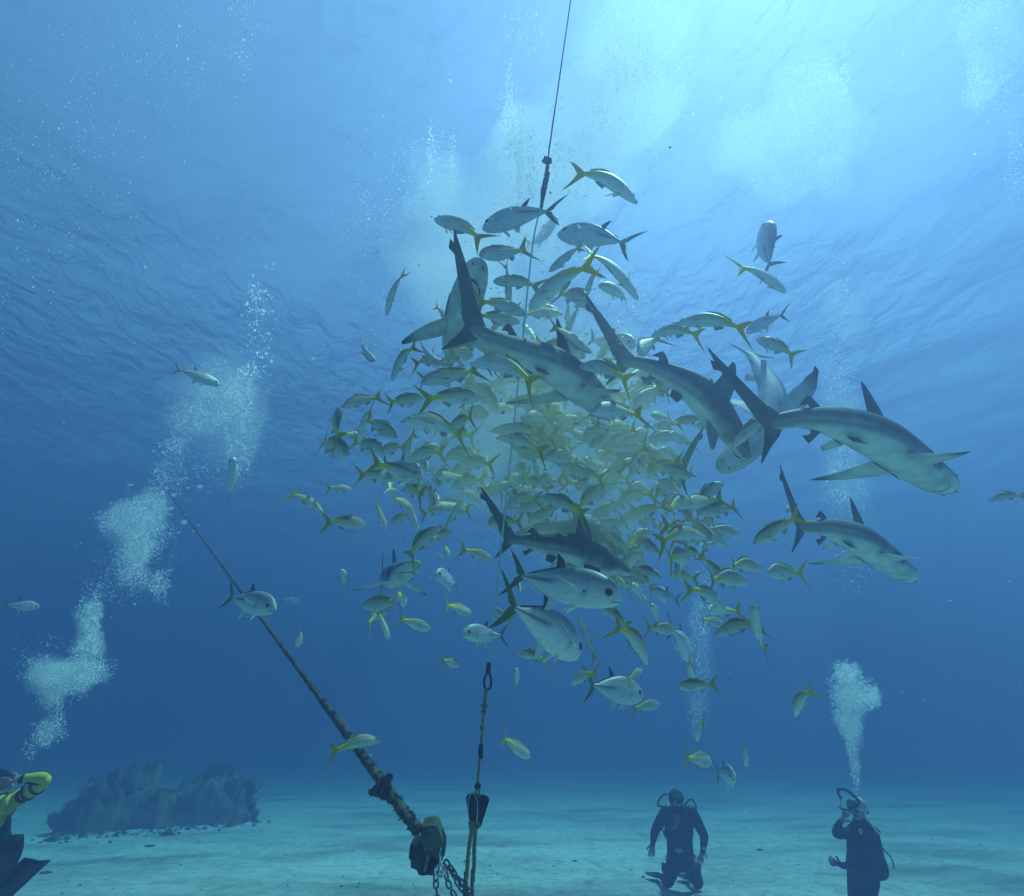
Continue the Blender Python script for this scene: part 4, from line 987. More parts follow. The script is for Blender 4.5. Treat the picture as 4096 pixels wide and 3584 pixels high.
for rw in ('front foot', 'crest', 'back'):
    g = [q for q in CORAL if q[2] == rw]; nth = ['first', 'second', 'third', 'fourth', 'fifth', 'sixth', 'seventh', 'eighth', 'ninth', 'tenth', 'eleventh', 'twelfth', 'thirteenth', 'fourteenth', 'fifteenth', 'sixteenth', 'seventeenth', 'eighteenth', 'nineteenth'] + [t + ('-' + u if u else '') for t in ('twenty', 'thirty', 'forty', 'fifty', 'sixty', 'seventy') for u in ('', 'first', 'second', 'third', 'fourth', 'fifth', 'sixth', 'seventh', 'eighth', 'ninth')]; nth = [q + 'ieth' if 0 else (q[:-1] + 'ieth' if q[-1] == 'y' else q) for q in nth]
    for i, (o, u, _) in enumerate(g):
        o['label'] = 'dark branching soft coral on the reef %s, %s from its left end' % (rw, nth[i]); del o['u']
# loose stones on the sand
M_STONE = noisy(mat('stone', rough=0.9), (0.05, 0.05, 0.045), (0.18, 0.17, 0.14), 6, bump=.5)
ST = [(344, 1668, .09, 'darkest stone on the sand just below the middle of the reef'), (300, 1690, .10, 'flat stone on sand left of the darkest one'), (705, 1706, .035, 'tiny dark stone on bare sand left of the mooring block'), (930, 1722, .05, 'low stone on sand by the olive ropes'), (90, 1752, .08, 'stone on the sand beside the diver fin'), (1150, 1720, .05, 'stone on bare sand left of the front-facing diver'), (1520, 1700, .07, 'stone on the sand between the two divers')]
for i, (x, y, r, lb) in enumerate(ST):
    r *= .62
    p = on_ground(x, y); p.z = ground_h(p.x, p.y) + r * .1
    tag(lump('stone', p, r, [M_STONE], i, (1.5, 1.1, .45), .4), lb, 'stone', 'loose stones on the sand')

# scattered shell bits and crumbs of rubble on the sand
def rubble():
    rr = random.Random(77); V, F = [], []
    for k in range(900):
        if k < 650: x, y = rr.uniform(0, 2048), rr.uniform(1600, 1800)
        else: x, y = rr.uniform(60, 540), 1672 - (rr.uniform(60, 540) * 0) + rr.gauss(0, 6) - 0.055 * (0)
        if k >= 650: y = 1668 - (x - 95) * .058 + abs(rr.gauss(0, 7))
        p = on_ground(x, min(y, 1800)); r = rr.lognormvariate(0, .5) * (.014 if k < 650 else .05)
        z = ground_h(p.x, p.y); b = len(V)
        for a, q in ((0, 1), (2.1, .8), (4.2, 1.1)): V.append((p.x + r * q * math.cos(a + k), p.y + r * q * math.sin(a + k), z - .004))
        V.append((p.x, p.y, z + r * .7)); F += [(b, b + 1, b + 3), (b + 1, b + 2, b + 3), (b + 2, b, b + 3)]
    o = link('rubble', mesh('rubble', V, F, [M_STONE], smooth=False)); tag(o, 'tiny shell bits and crumbs of rubble strewn over the sand', 'rubble', kind='stuff')
rubble()

# ------------------------------------------------------------------ divers: one continuous skinned body each, gear and clothing as children
M_SUIT = noisy(mat('wetsuit', rough=0.75, spec=0.2), (0.012, 0.014, 0.020), (0.045, 0.05, 0.06), 9, bump=0.3, bscale=30)
M_VEST = noisy(mat('dive_vest', rough=0.7, spec=0.25), (0.010, 0.011, 0.013), (0.035, 0.036, 0.04), 14, bump=.4, bscale=26)
M_SKIN = mat('skin', (0.45, 0.28, 0.20), 0.55)
M_HOSE = mat('rubber_hose', (0.012, 0.012, 0.014), 0.35)
M_TANK = noisy(mat('tank_metal', rough=0.35, metal=0.3), (0.35, 0.37, 0.40), (0.55, 0.56, 0.58), 5)
M_GLASS = mat('mask_glass', (0.10, 0.14, 0.16), 0.08, spec=0.9)
M_YELS = mat('yellow_cloth', (0.62, 0.52, 0.04), 0.85)
M_PURP = mat('purple_cloth', (0.06, 0.03, 0.22), 0.7)
M_HAIR = mat('hair', (0.05, 0.04, 0.03), 0.9)
M_WATCH = mat('watch_face', (0.75, 0.80, 0.80), 0.15, spec=0.9)
M_REDP = mat('faded_red_patch', (0.42, 0.16, 0.12), 0.8)

def body_mat():
    m = mat('diver_body', rough=0.7, spec=0.2); n = m.node_tree.nodes; l = m.node_tree.links
    a = n.new('ShaderNodeAttribute'); a.attribute_name = 'skin'; l.new(a.outputs['Color'], n['Principled BSDF'].inputs['Base Color']); return m
M_BODY = body_mat()
def skinned(name, nodes, edges, root, origin, bare=(), extra=None, subdiv=2, col=(0.012, 0.014, 0.020)):
    """nodes: {name: (point, radius or (rx, ry))}; returns one continuous mesh object; 'bare' joints show skin"""
    keys = list(nodes); idx = {k: i for i, k in enumerate(keys)}
    me = bpy.data.meshes.new('tmp'); me.from_pydata([tuple(nodes[k][0] - origin) for k in keys], [(idx[a], idx[b]) for a, b in edges], [])
    o = bpy.data.objects.new('tmp', me); COL.objects.link(o)
    o.modifiers.new('skin', 'SKIN').use_smooth_shade = True
    for i, k in enumerate(keys):
        r = nodes[k][1]; r = (r, r) if not isinstance(r, tuple) else r
        me.skin_vertices[0].data[i].radius = r; me.skin_vertices[0].data[i].use_root = (k == root)
    sm = o.modifiers.new('sub', 'SUBSURF'); sm.levels = subdiv; sm.render_levels = subdiv
    dg = bpy.context.evaluated_depsgraph_get(); dg.update()
    out = bpy.data.meshes.new_from_object(o.evaluated_get(dg)); out.name = name
    bpy.data.objects.remove(o)
    jo = [(k, nodes[k][0] - origin) for k in keys]
    cols = []
    for v in out.vertices:
        k, kp = min(jo, key=lambda q: (q[1] - v.co).length_squared)
        if k in bare and k not in ('head', 'jaw') and (kp - v.co).length > .055: k = '-'
        c = (0.42, 0.27, 0.20) if k in bare else (extra.get(k, col) if extra else col)
        cols += [*c, 1.0]
    ca = out.color_attributes.new('skin', 'FLOAT_COLOR', 'POINT'); ca.data.foreach_set('color', cols)
    out.materials.clear(); out.materials.append(M_BODY)
    out.polygons.foreach_set('use_smooth', [True] * len(out.polygons))
    ob = link(name, out); ob.location = origin
    return ob
def hand_nodes(N, E, tag_, wrist, hdir, side, palm_n, sc=1.0, curl=0.35, wrist_key=None):
    """palm with five separate tapering fingers"""
    h = hdir.normalized(); s = (side - h * side.dot(h)).normalized(); n = palm_n
    p1 = wrist + h * .045 * sc; p2 = wrist + h * .085 * sc
    N[tag_ + 'palm1'] = (p1, (.034 * sc, .018 * sc)); N[tag_ + 'palm2'] = (p2, (.038 * sc, .016 * sc))
    E += [(wrist_key, tag_ + 'palm1'), (tag_ + 'palm1', tag_ + 'palm2')]
    for k, (o_, ln) in enumerate(((-.030, .070), (-.010, .080), (.010, .076), (.029, .060))):
        b = p2 + s * o_ * sc + h * .012 * sc; d1 = (h + s * o_ * 3.0).normalized(); m_ = b + d1 * ln * .5 * sc; d2 = (d1 + n * curl).normalized(); t = m_ + d2 * ln * .5 * sc
        N[tag_ + 'k%d' % k] = (b, .0105 * sc); N[tag_ + 'm%d' % k] = (m_, .0095 * sc); N[tag_ + 't%d' % k] = (t, .0075 * sc)
        E += [(tag_ + 'palm2', tag_ + 'k%d' % k), (tag_ + 'k%d' % k, tag_ + 'm%d' % k), (tag_ + 'm%d' % k, tag_ + 't%d' % k)]
    b = p1 - s * .034 * sc; m_ = b + (h * .6 - s * .8).normalized() * .030 * sc; t = m_ + (h * .9 - s * .2 + n * .2).normalized() * .028 * sc
    N[tag_ + 'th0'] = (b, .012 * sc); N[tag_ + 'th1'] = (m_, .011 * sc); N[tag_ + 'th2'] = (t, .009 * sc)
    E += [(tag_ + 'palm1', tag_ + 'th0'), (tag_ + 'th0', tag_ + 'th1'), (tag_ + 'th1', tag_ + 'th2')]
    return [k for k in N if k.startswith(tag_)]
TO_CAM = -CAM_F
def child_tube(name, parent, pts, r, m, **kw): return link(name, tube_mesh(name, [p - parent.location for p in pts], r, [m], **kw), parent)
def cyl(name, parent, a, b, r, m, seg=20):
    ax = (b - a); L_ = ax.length; ax.normalize()
    pr = [(0, .35), (.02, .75), (.06, .97), (.10, 1), (.86, 1), (.93, .9), (.97, .6), (.985, .28), (1.0, .26)]
    u = ax.orthogonal().normalized(); w = ax.cross(u); V, F = [], []
    for t, k in pr:
        for j in range(seg): q = 2 * math.pi * j / seg; V.append(a - parent.location + ax * L_ * t + (u * math.cos(q) + w * math.sin(q)) * r * k)
    for i in range(len(pr) - 1):
        for j in range(seg): F.append((i * seg + j, i * seg + (j + 1) % seg, (i + 1) * seg + (j + 1) % seg, (i + 1) * seg + j))
    F.append(tuple(range(seg))[::-1]); F.append(tuple((len(pr) - 1) * seg + j for j in range(seg)))
    return link(name, mesh(name, V, F, [m]), parent)
def face_features(parent, c, fwd, up, r):
    """nose, brow and chin as part of the head are hidden by the mask; mask = frame + glass"""
    f = fwd.normalized(); s = up.cross(f).normalized(); u = f.cross(s)
    q = Matrix((s, f, u)).transposed().to_4x4()
    def shell(name, off, size, m, bev):
        bm = bmesh.new(); bmesh.ops.create_cube(bm, size=2.0)
        for v in bm.verts: v.co = Vector((v.co.x * size[0], v.co.y * size[1], v.co.z * size[2]))
        bmesh.ops.bevel(bm, geom=list(bm.edges), offset=bev, segments=3, affect='EDGES')
        me = bpy.data.meshes.new(name); bm.to_mesh(me); bm.free(); me.materials.append(m)
        o = link(name, me, parent); o.matrix_local = Matrix.Translation(c - parent.location + s * off[0] + f * off[1] + u * off[2]) @ q
        return o
    mk = shell('mask', (0, r * .88, r * .22), (r * .80, r * .28, r * .42), M_HOSE, r * .12)
    gl_ = shell('glass', (0, 0, 0), (r * .66, r * .03, r * .30), M_GLASS, r * .02); gl_.parent = mk; gl_.matrix_local = Matrix.Translation((0, r * .275, 0))
    shell('regulator', (0, r * 1.12, -r * .42), (r * .34, r * .22, r * .26), M_HOSE, r * .10)
    lump('nose', (c - parent.location) + f * r * 1.0 - u * r * .05, r * .17, [M_SKIN], 2, amp=.05, parent=parent, sub=2)

# --- diver seen from the front, kneeling
def front_diver():
    D0 = 8.6; P = lambda x, y, dz=0: w3(8, x, y, D0 + dz)
    kn_l = on_ground(*tp(8, 655, 1725)); D0 = (kn_l - CAMP).dot(CAM_F) + .02
    back = Vector((0, 1, 0))
    N, E = {}, []
    N['pelvis'] = (P(825, 1260), (.215, .150)); N['belly'] = (P(815, 1080), (.205, .150)); N['chest'] = (P(795, 780), (.215, .150)); N['collar'] = (P(785, 600), (.175, .115))
    N['neck'] = (P(775, 475, .02), .065); N['jaw'] = (P(772, 420, .03), .085); N['head'] = (P(768, 345, .08), .098)
    for k in (('pelvis', 'belly'), ('belly', 'chest'), ('chest', 'collar'), ('collar', 'neck'), ('neck', 'jaw'), ('jaw', 'head')): E.append(k)
    for s, sh_, el, wr in (('l', (590, 560), (440, 830), (412, 1010)), ('r', (1000, 560), (1178, 910), (1155, 1110))):
        N[s + 'sh'] = (P(*sh_, .03), .098); N[s + 'ua'] = (P((sh_[0] + el[0]) / 2, (sh_[1] + el[1]) / 2, .02), .085)
        N[s + 'el'] = (P(*el, 0), .070); N[s + 'fa'] = (P((wr[0] + el[0]) / 2, (wr[1] + el[1]) / 2, -.05), .060); N[s + 'wr'] = (P(*wr, -.1), .036)
        E += [('collar', s + 'sh'), (s + 'sh', s + 'ua'), (s + 'ua', s + 'el'), (s + 'el', s + 'fa'), (s + 'fa', s + 'wr')]
    hn = hand_nodes(N, E, 'lh', N['lwr'][0], P(400, 1120, -.1) - N['lwr'][0], Vector((1, 0, 0)), Vector((0, 1, 0)), 1.25, wrist_key='lwr')
    hn += hand_nodes(N, E, 'rh', N['rwr'][0], P(1120, 1240, -.1) - N['rwr'][0], Vector((-1, 0, 0)), Vector((0, 1, 0)), 1.25, wrist_key='rwr')
    for s, hp, th, kn in (('l', (715, 1310), (660, 1500), (640, 1700)), ('r', (945, 1310), (1045, 1500), (1100, 1720))):
        N[s + 'hp'] = (P(*hp), .130); N[s + 'th'] = (P(*th, -.02), .108); k_ = on_ground(*tp(8, kn[0], kn[1] + 25)); k_.z = ground_h(k_.x, k_.y) + .08
        N[s + 'kn'] = (k_, .095); f_ = k_ + back * .42 + Vector((0, 0, .01)); N[s + 'an'] = (f_, .045); N[s + 'ca'] = ((k_ * .6 + f_ * .4) + Vector((0, 0, .03)), .062)
        N[s + 'ft'] = (f_ + back * .18 + Vector((0, 0, .0)), .036)
        E += [('pelvis', s + 'hp'), (s + 'hp', s + 'th'), (s + 'th', s + 'kn'), (s + 'kn', s + 'ca'), (s + 'ca', s + 'an'), (s + 'an', s + 'ft')]
    org = N['pelvis'][0].copy()
    o = skinned('person', N, E, 'pelvis', org, bare=set(hn) | {'head', 'jaw'})
    tag(o, 'scuba diver in black suit kneeling on sand facing the camera, arms hanging', 'person', 'divers watching the shoal')
    hc = P(768, 370, .06)
    face_features(o, hc, (TO_CAM + Vector((0, 0, .75))), Vector((0, .5, 1)), .105)
    lump('hood', hc - o.location + Vector((0, .035, .02)), .112, [M_SUIT], 3, (1, .95, 1.1), .04, o)
    # buoyancy vest with chest panels and shoulder straps
    link('vest', skinned('vest', {'a': (P(800, 1000, -.005), (.235, .175)), 'b': (P(795, 800, -.01), (.245, .175)), 'c': (P(790, 620, -.01), (.200, .135))}, [('a', 'b'), ('b', 'c')], 'a', org, col=(0.010, 0.011, 0.014)).data, o)
    for ob in [q for q in COL.objects if q.name.startswith('vest') and q.parent is None]: bpy.data.objects.remove(ob)
    for x in (690, 900): child_tube('shoulder_strap', o, [P(x, 520, -.12), P(x, 640, -.19), P(x + (10 if x < 800 else -10), 800, -.20)], .028, M_HOSE, seg=8)
    lump('patch', P(770, 635, -.19) - o.location, .042, [M_REDP], 2, (1.1, .5, 1.1), .3, o); lump('patch', P(738, 735, -.20) - o.location, .046, [M_REDP], 5, (1.1, .5, 1.0), .3, o)
    child_tube('hose', o, [P(700, 380, .1), P(640, 290, .12), P(560, 300, .1), P(500, 380, .06), P(490, 450, 0), P(560, 470, -.05)], .014, M_HOSE, seg=8, sub=8)
    child_tube('hose', o, [P(860, 480, .05), P(950, 370, .08), P(1010, 380, .05), P(1050, 470, 0), P(1060, 500, 0)], .013, M_HOSE, seg=8, sub=8)
    child_tube('hose', o, [P(560, 640, -.08), P(545, 760, -.12), P(575, 860, -.12), P(640, 960, -.15)], .013, M_HOSE, seg=8, sub=8)
    child_tube('gauge_clip', o, [P(962, 425, -.06), P(968, 480, -.07)], .016, M_YELS, seg=8)
    lump('buckle', P(640, 450, -.09) - o.location, .022, [M_WATCH], 4, amp=.1, parent=o, sub=2); lump('buckle', P(795, 1120, -.19) - o.location, .036, [M_TANK], 7, (1.4, .6, .8), .3, o)
    child_tube('belt', o, [P(612, 1210, .02), P(690, 1225, -.15), P(825, 1235, -.20), P(965, 1225, -.15), P(1040, 1205, .02)], .019, M_HOSE, seg=8, sub=6)
    cyl('tank', o, P(800, 1150, .26), P(785, 500, .24), .10, M_TANK)
    lump('valve', P(785, 455, .20) - o.location, .035, [M_IRON], 1, (1.5, .8, .8), .1, o, sub=2)
    wt = child_tube('watch', o, [N['rwr'][0] + Vector((-.032, 0, .02)), N['rwr'][0] + Vector((.0, -.038, .025)), N['rwr'][0] + Vector((.032, 0, .02))], .012, M_HOSE, seg=6)
    fw_ = lump('dial', N['rwr'][0] - o.location + Vector((.002, -.044, .026)), .020, [M_WATCH], 1, (1, .35, 1), 0, o, sub=2); fw_.parent = wt
    for s in ('l', 'r'):
        a = N[s + 'ft'][0]; d = Vector((-.12 if s == 'l' else .06, 1, 0)).normalized(); sd = Vector((d.y, -d.x, 0)); V = []
        for z in (.012, -.012):
            for t, w_ in ((-.05, .05), (.06, .075), (.2, .10), (.32, .11)):
                V += [a + d * t + sd * w_ + Vector((0, 0, z - .03)), a + d * t - sd * w_ + Vector((0, 0, z - .03))]
        F = []
        for i in range(3): F += [(2 * i, 2 * i + 1, 2 * i + 3, 2 * i + 2), (8 + 2 * i, 8 + 2 * i + 2, 8 + 2 * i + 3, 8 + 2 * i + 1), (2 * i, 2 * i + 2, 8 + 2 * i + 2, 8 + 2 * i), (2 * i + 1, 8 + 2 * i + 1, 8 + 2 * i + 3, 2 * i + 3)]
        F += [(0, 8, 9, 1), (6, 7, 15, 14)]
        link('fin', mesh('fin', [v - o.location for v in V], F, [M_HOSE], smooth=False), o)
    for s in (-1, 1): lump('pocket', P(825 + s * (250 if s < 0 else 270), 1380 if s < 0 else 1370, .02) - o.location, .055, [M_VEST], 3 + s, (.6, .9, 1.3), .2, o)
    return o
front_diver()

# --- diver on the right, turned left, one hand at the mouthpiece
def side_diver():
    D0 = 7.3; P = lambda x, y, dz=0: w3(9, x, y, D0 + dz)
    N, E = {}, []
    N['pelvis'] = (P(760, 1380), (.225, .19)); N['belly'] = (P(760, 1180), (.215, .185)); N['chest'] = (P(745, 960), (.210, .18)); N['collar'] = (P(735, 780), (.150, .125))
    N['neck'] = (P(700, 640), .066); N['jaw'] = (P(665, 560), .080); N['head'] = (P(690, 480), .095)
    for k in (('pelvis', 'belly'), ('belly', 'chest'), ('chest', 'collar'), ('collar', 'neck'), ('neck', 'jaw'), ('jaw', 'head')): E.append(k)
    N['lsh'] = (P(620, 820, .08), .080); N['lua'] = (P(480, 870, .06), .066); N['lel'] = (P(330, 890, 0), .056); N['lfa'] = (P(360, 790, 0), .050); N['lwr'] = (P(410, 690, 0), .036)
    N['rsh'] = (P(830, 850, -.12), .085); N['rua'] = (P(800, 1050, -.20), .072); N['rel'] = (P(720, 1260, -.22), .060); N['rfa'] = (P(570, 1330, -.22), .052); N['rwr'] = (P(440, 1350, -.2), .038)
    for s in 'lr': E += [('collar', s + 'sh'), (s + 'sh', s + 'ua'), (s + 'ua', s + 'el'), (s + 'el', s + 'fa'), (s + 'fa', s + 'wr')]
    hn = hand_nodes(N, E, 'lh', N['lwr'][0], P(500, 560) - N['lwr'][0], Vector((0, 0, 1)), Vector((.5, 0, .3)), 1.15, .8, wrist_key='lwr')
    h2 = hand_nodes(N, E, 'rh', N['rwr'][0], P(340, 1305, -.2) - N['rwr'][0], Vector((0, 0, -1)), Vector((0, .2, .5)), 1.15, .8, wrist_key='rwr')
    for s, x, dz in (('l', 690, .10), ('r', 830, -.08)):
        N[s + 'hp'] = (P(x, 1480, dz), .150); N[s + 'th'] = (P(x - 20, 1720, dz), .135)
        k_ = P(x - 70, 1990, dz); k_.z = max(k_.z * 0, 0) + ground_h(k_.x, k_.y) + .07
        N[s + 'kn'] = (k_, .076); f_ = k_ + Vector((.42, .08, 0)); N[s + 'ca'] = (k_ * .55 + f_ * .45 + Vector((0, 0, .03)), .062); N[s + 'an'] = (f_, .045); N[s + 'ft'] = (f_ + Vector((.17, .02, 0)), .036)
        E += [('pelvis', s + 'hp'), (s + 'hp', s + 'th'), (s + 'th', s + 'kn'), (s + 'kn', s + 'ca'), (s + 'ca', s + 'an'), (s + 'an', s + 'ft')]
    org = N['pelvis'][0].copy()
    ex = {k: (0.07, 0.035, 0.20) for k in h2}; ex['rwr'] = (0.07, 0.035, 0.20)
    o = skinned('person', N, E, 'pelvis', org, bare=set(hn) | {'jaw', 'head'}, extra=ex)
    tag(o, 'scuba diver in dark suit turned left, one hand raised to the mouthpiece', 'person', 'divers watching the shoal')
    hc = P(680, 505)
    face_features(o, hc, (Vector((-1, -.25, .45))), Vector((.3, 0, 1)), .105)
    lump('hair', hc - o.location + Vector((.03, .02, .035)), .104, [M_TANK], 3, (1, .95, 1.0), .10, o)
    v_ = skinned('vest', {'a': (P(775, 1240), (.240, .21)), 'b': (P(765, 1000), (.232, .20)), 'c': (P(760, 840), (.175, .145))}, [('a', 'b'), ('b', 'c')], 'a', org, col=(0.010, 0.011, 0.014))
    v_.parent = o; v_.location = (0, 0, 0)
    cyl('tank', o, P(1010, 1520, .02), P(850, 800, .05), .10, M_VEST)
    sk = skinned('tail_flap', {'a': (P(900, 1120, -.05), (.10, .12)), 'b': (P(985, 1350, -.05), (.13, .12)), 'c': (P(1040, 1530, -.05), (.09, .10))}, [('a', 'b'), ('b', 'c')], 'a', org, col=(0.012, 0.014, 0.018))
    sk.parent = o; sk.location = (0, 0, 0)
    child_tube('hose', o, [P(820, 560, .05), P(700, 400, 0), P(580, 280, 0), P(470, 215, 0), P(390, 215, 0), P(380, 270, 0), P(420, 345, 0)], .020, M_HOSE, seg=8, sub=8)
    child_tube('thin_hose', o, [P(415, 350, 0), P(425, 430, 0), P(420, 490, 0)], .007, M_TANK, seg=6)
    child_tube('hose', o, [P(600, 510, -.02), P(520, 510, -.02), P(440, 500, 0), P(400, 480, 0)], .014, M_HOSE, seg=8)
    child_tube('hose', o, [P(900, 760, 0), P(985, 830, 0), P(1000, 850, 0)], .011, M_HOSE, seg=8)
    child_tube('hose', o, [P(985, 1040, -.05), P(1100, 1150, -.05), P(1180, 1260, -.05), P(1205, 1380, -.05)], .009, M_HOSE, seg=8, sub=8)
    child_tube('tank_strap', o, [P(745, 610, -.02), P(830, 700, -.06), P(950, 850, -.08)], .022, M_WATCH, seg=8)
    lump('gauge', P(712, 840, -.30) - o.location, .028, [M_YELS], 1, (.8, .5, 1.2), .05, o, sub=2)
    child_tube('sleeve_band', o, [P(440, 815, .02), P(470, 800, .02)], .058, M_PURP, seg=12)
    return o
side_diver()

# --- diver at the left edge with yellow banded sleeve
def edge_diver():
    D0 = 5.0; P = lambda x, y, dz=0: w3(10, x, y, D0 + dz)
    N, E = {}, []
    N['pelvis'] = (P(-130, 1180), (.150, .130)); N['belly'] = (P(-110, 980), (.140, .120)); N['chest'] = (P(-60, 760), (.150, .125)); N['collar'] = (P(-40, 600), (.125, .10))
    N['neck'] = (P(-40, 480), .06); N['jaw'] = (P(-40, 400), .080); N['head'] = (P(-45, 320), .098)
    for k in (('pelvis', 'belly'), ('belly', 'chest'), ('chest', 'collar'), ('collar', 'neck'), ('neck', 'jaw'), ('jaw', 'head')): E.append(k)
    N['rsh'] = (P(60, 620), .075); N['rua'] = (P(330, 450, -.04), .062); N['rel'] = (P(590, 265, -.06), .052); N['rfa'] = (P(450, 250, -.1), .046); N['rwr'] = (P(300, 255, -.12), .034)
    N['lsh'] = (P(-200, 620, .1), .08); N['lua'] = (P(-330, 700), .065); N['lel'] = (P(-420, 800), .055); N['lwr'] = (P(-300, 600, -.2), .036)
    E += [('collar', 'rsh'), ('rsh', 'rua'), ('rua', 'rel'), ('rel', 'rfa'), ('rfa', 'rwr'), ('collar', 'lsh'), ('lsh', 'lua'), ('lua', 'lel'), ('lel', 'lwr')]
    hn = hand_nodes(N, E, 'rh', N['rwr'][0], P(120, 290, -.16) - N['rwr'][0], Vector((0, 0, -1)), Vector((0, 1, -.3)), 1.1, .7, wrist_key='rwr')
    hn += hand_nodes(N, E, 'lh', N['lwr'][0], P(-220, 430, -.2) - N['lwr'][0], Vector((1, 0, 0)), Vector((.5, 0, 1)), 1.1, .6, wrist_key='lwr')
    N['rhp'] = (P(-30, 1260, -.05), .115); N['rth'] = (P(90, 1160, -.2), .105); N['rkn'] = (P(215, 1090, -.3), .078); N['rca'] = (P(130, 1330, -.1), .070); N['ran'] = (P(40, 1560, .05), .046); N['rft'] = (P(-20, 1680, .05), .038)
    N['lhp'] = (P(-240, 1280, .1), .115); N['lkn'] = (P(-330, 1500, -.1), .078); N['lan'] = (P(-300, 1800, .2), .046)
    E += [('pelvis', 'rhp'), ('rhp', 'rth'), ('rth', 'rkn'), ('rkn', 'rca'), ('rca', 'ran'), ('ran', 'rft'), ('pelvis', 'lhp'), ('lhp', 'lkn'), ('lkn', 'lan')]
    org = N['pelvis'][0].copy()
    o = skinned('person', N, E, 'pelvis', org, bare=set(hn) | {'jaw', 'head'})
    tag(o, 'diver cut off at left edge in yellow and black banded sleeve, elbow raised', 'person', 'divers watching the shoal')
    hc = P(-42, 345)
    face_features(o, hc, Vector((.75, -.75, .25)), Vector((0, 0, 1)), .105)
    lump('hood', hc - o.location + Vector((-.03, .03, .02)), .108, [M_SUIT], 2, (1, 1, 1.05), .04, o)
    child_tube('sleeve', o, [P(620, 240, -.07), P(560, 305, -.06), P(420, 395, -.045), P(340, 440, -.04)], [.036, .054, .062, .062], M_YELS, seg=14, rough=.05)
    child_tube('forearm_sleeve', o, [P(620, 240, -.07), P(540, 238, -.08), P(430, 240, -.1), P(320, 248, -.12)], [.036, .048, .042, .036], M_YELS, seg=14, rough=.05)
    child_tube('sleeve_band', o, [P(285, 480, -.035), P(230, 520, -.03)], .072, M_YELS, seg=14, rough=.05)
    child_tube('sleeve_band', o, [P(140, 580, -.10), P(60, 600, -.11), P(-30, 610, -.12)], .082, M_YELS, seg=14, rough=.08)
    for q in ((500, 340), (385, 415)): child_tube('dark_band', o, [P(q[0], q[1], -.05), P(q[0] - 22, q[1] + 14, -.05)], .074, M_HOSE, seg=14)
    lump('chest_stripe', P(0, 810, -.17) - o.location, .05, [M_YELS], 2, (.8, .4, 1.0), .2, o)
    child_tube('hose', o, [P(-60, 420, -.16), P(60, 400, -.2), P(170, 340, -.1), P(100, 520, 0)], .014, M_TANK, seg=8)
    cyl('tank', o, P(-330, 1150, .2), P(-250, 560, .2), .10, M_TANK)
    # long fin blade
    a = [P(305, 1295, .08), P(400, 1310, .07), P(500, 1335, .05), P(665, 1325, .0)]; b = [P(-180, 1760, .06), P(-60, 1850, .05), P(60, 1900, .03), P(190, 1770, -.01)]
    V = []; nseg = 8
    for s in (0, 1):
        for i in range(nseg + 1):
            for j in range(4):
                t = i / nseg; V.append(a[j].lerp(b[j], t) + CAM_F * (.012 * s + .02 * math.sin(t * 3.1)) - o.location)
    F = []; st = (nseg + 1) * 4
    for i in range(nseg):
        for j in range(3):
            q = i * 4 + j; F += [(q, q + 4, q + 5, q + 1), (st + q, st + q + 1, st + q + 5, st + q + 4)]
        F += [(i * 4, st + i * 4, st + i * 4 + 4, i * 4 + 4), (i * 4 + 3, i * 4 + 7, st + i * 4 + 7, st + i * 4 + 3)]
    for j in range(3): F += [(j, j + 1, st + j + 1, st + j), (nseg * 4 + j, st + nseg * 4 + j, st + nseg * 4 + j + 1, nseg * 4 + j + 1)]
    link('fin', mesh('fin', V, F, [M_HOSE]), o)
    return o
edge_diver()

# ------------------------------------------------------------------ bubbles, one mass per plume
def bubble_mat(name, alpha, emis=0):
    """thin bright shells: light comes through them from above as well as off them"""
    m = bpy.data.materials.new(name); m.use_nodes = True; n = m.node_tree.nodes; l = m.node_tree.links; n.clear()
    out = n.new('ShaderNodeOutputMaterial'); tr = n.new('ShaderNodeBsdfTransparent'); tl = n.new('ShaderNodeBsdfTranslucent'); df = n.new('ShaderNodeBsdfDiffuse')
    gl = n.new('ShaderNodeBsdfGlossy'); gl.inputs['Roughness'].default_value = 0.4
    for q in (tl, df): q.inputs[0].default_value = (0.97, 0.99, 1.0, 1)
    a = n.new('ShaderNodeMixShader'); a.inputs[0].default_value = 0.22; l.new(tl.outputs[0], a.inputs[1]); l.new(df.outputs[0], a.inputs[2])
    b = n.new('ShaderNodeMixShader'); b.inputs[0].default_value = 0.10; l.new(a.outputs[0], b.inputs[1]); l.new(gl.outputs[0], b.inputs[2])
    c = n.new('ShaderNodeMixShader'); c.inputs[0].default_value = alpha; l.new(tr.outputs[0], c.inputs[1]); l.new(b.outputs[0], c.inputs[2])
    l.new(c.outputs[0], out.inputs['Surface'])
    return m
M_SPARK = bubble_mat('bright_bubbles', 0.6); M_BUB = bubble_mat('air_bubbles', 0.5); M_FOAM = bubble_mat('fine_bubbles', 0.45); M_BIG = bubble_mat('large_bubbles', 0.22)
OCT_V = np.array([(1, 0, -.4), (-1, 0, -.4), (0, 1, -.4), (0, -1, -.4), (0, 0, .8)], float)
OCT_F = np.array([(0, 2, 4), (2, 1, 4), (1, 3, 4), (3, 0, 4)])   # small bubbles are domed caps, open below
def ico():
    bm = bmesh.new(); bmesh.ops.create_icosphere(bm, subdivisions=2, radius=1.0)
    V = np.array([v.co[:] for v in bm.verts]); F = np.array([[v.index for v in f.verts] for f in bm.faces]); bm.free(); return V, F
ICO_V, ICO_F = ico()
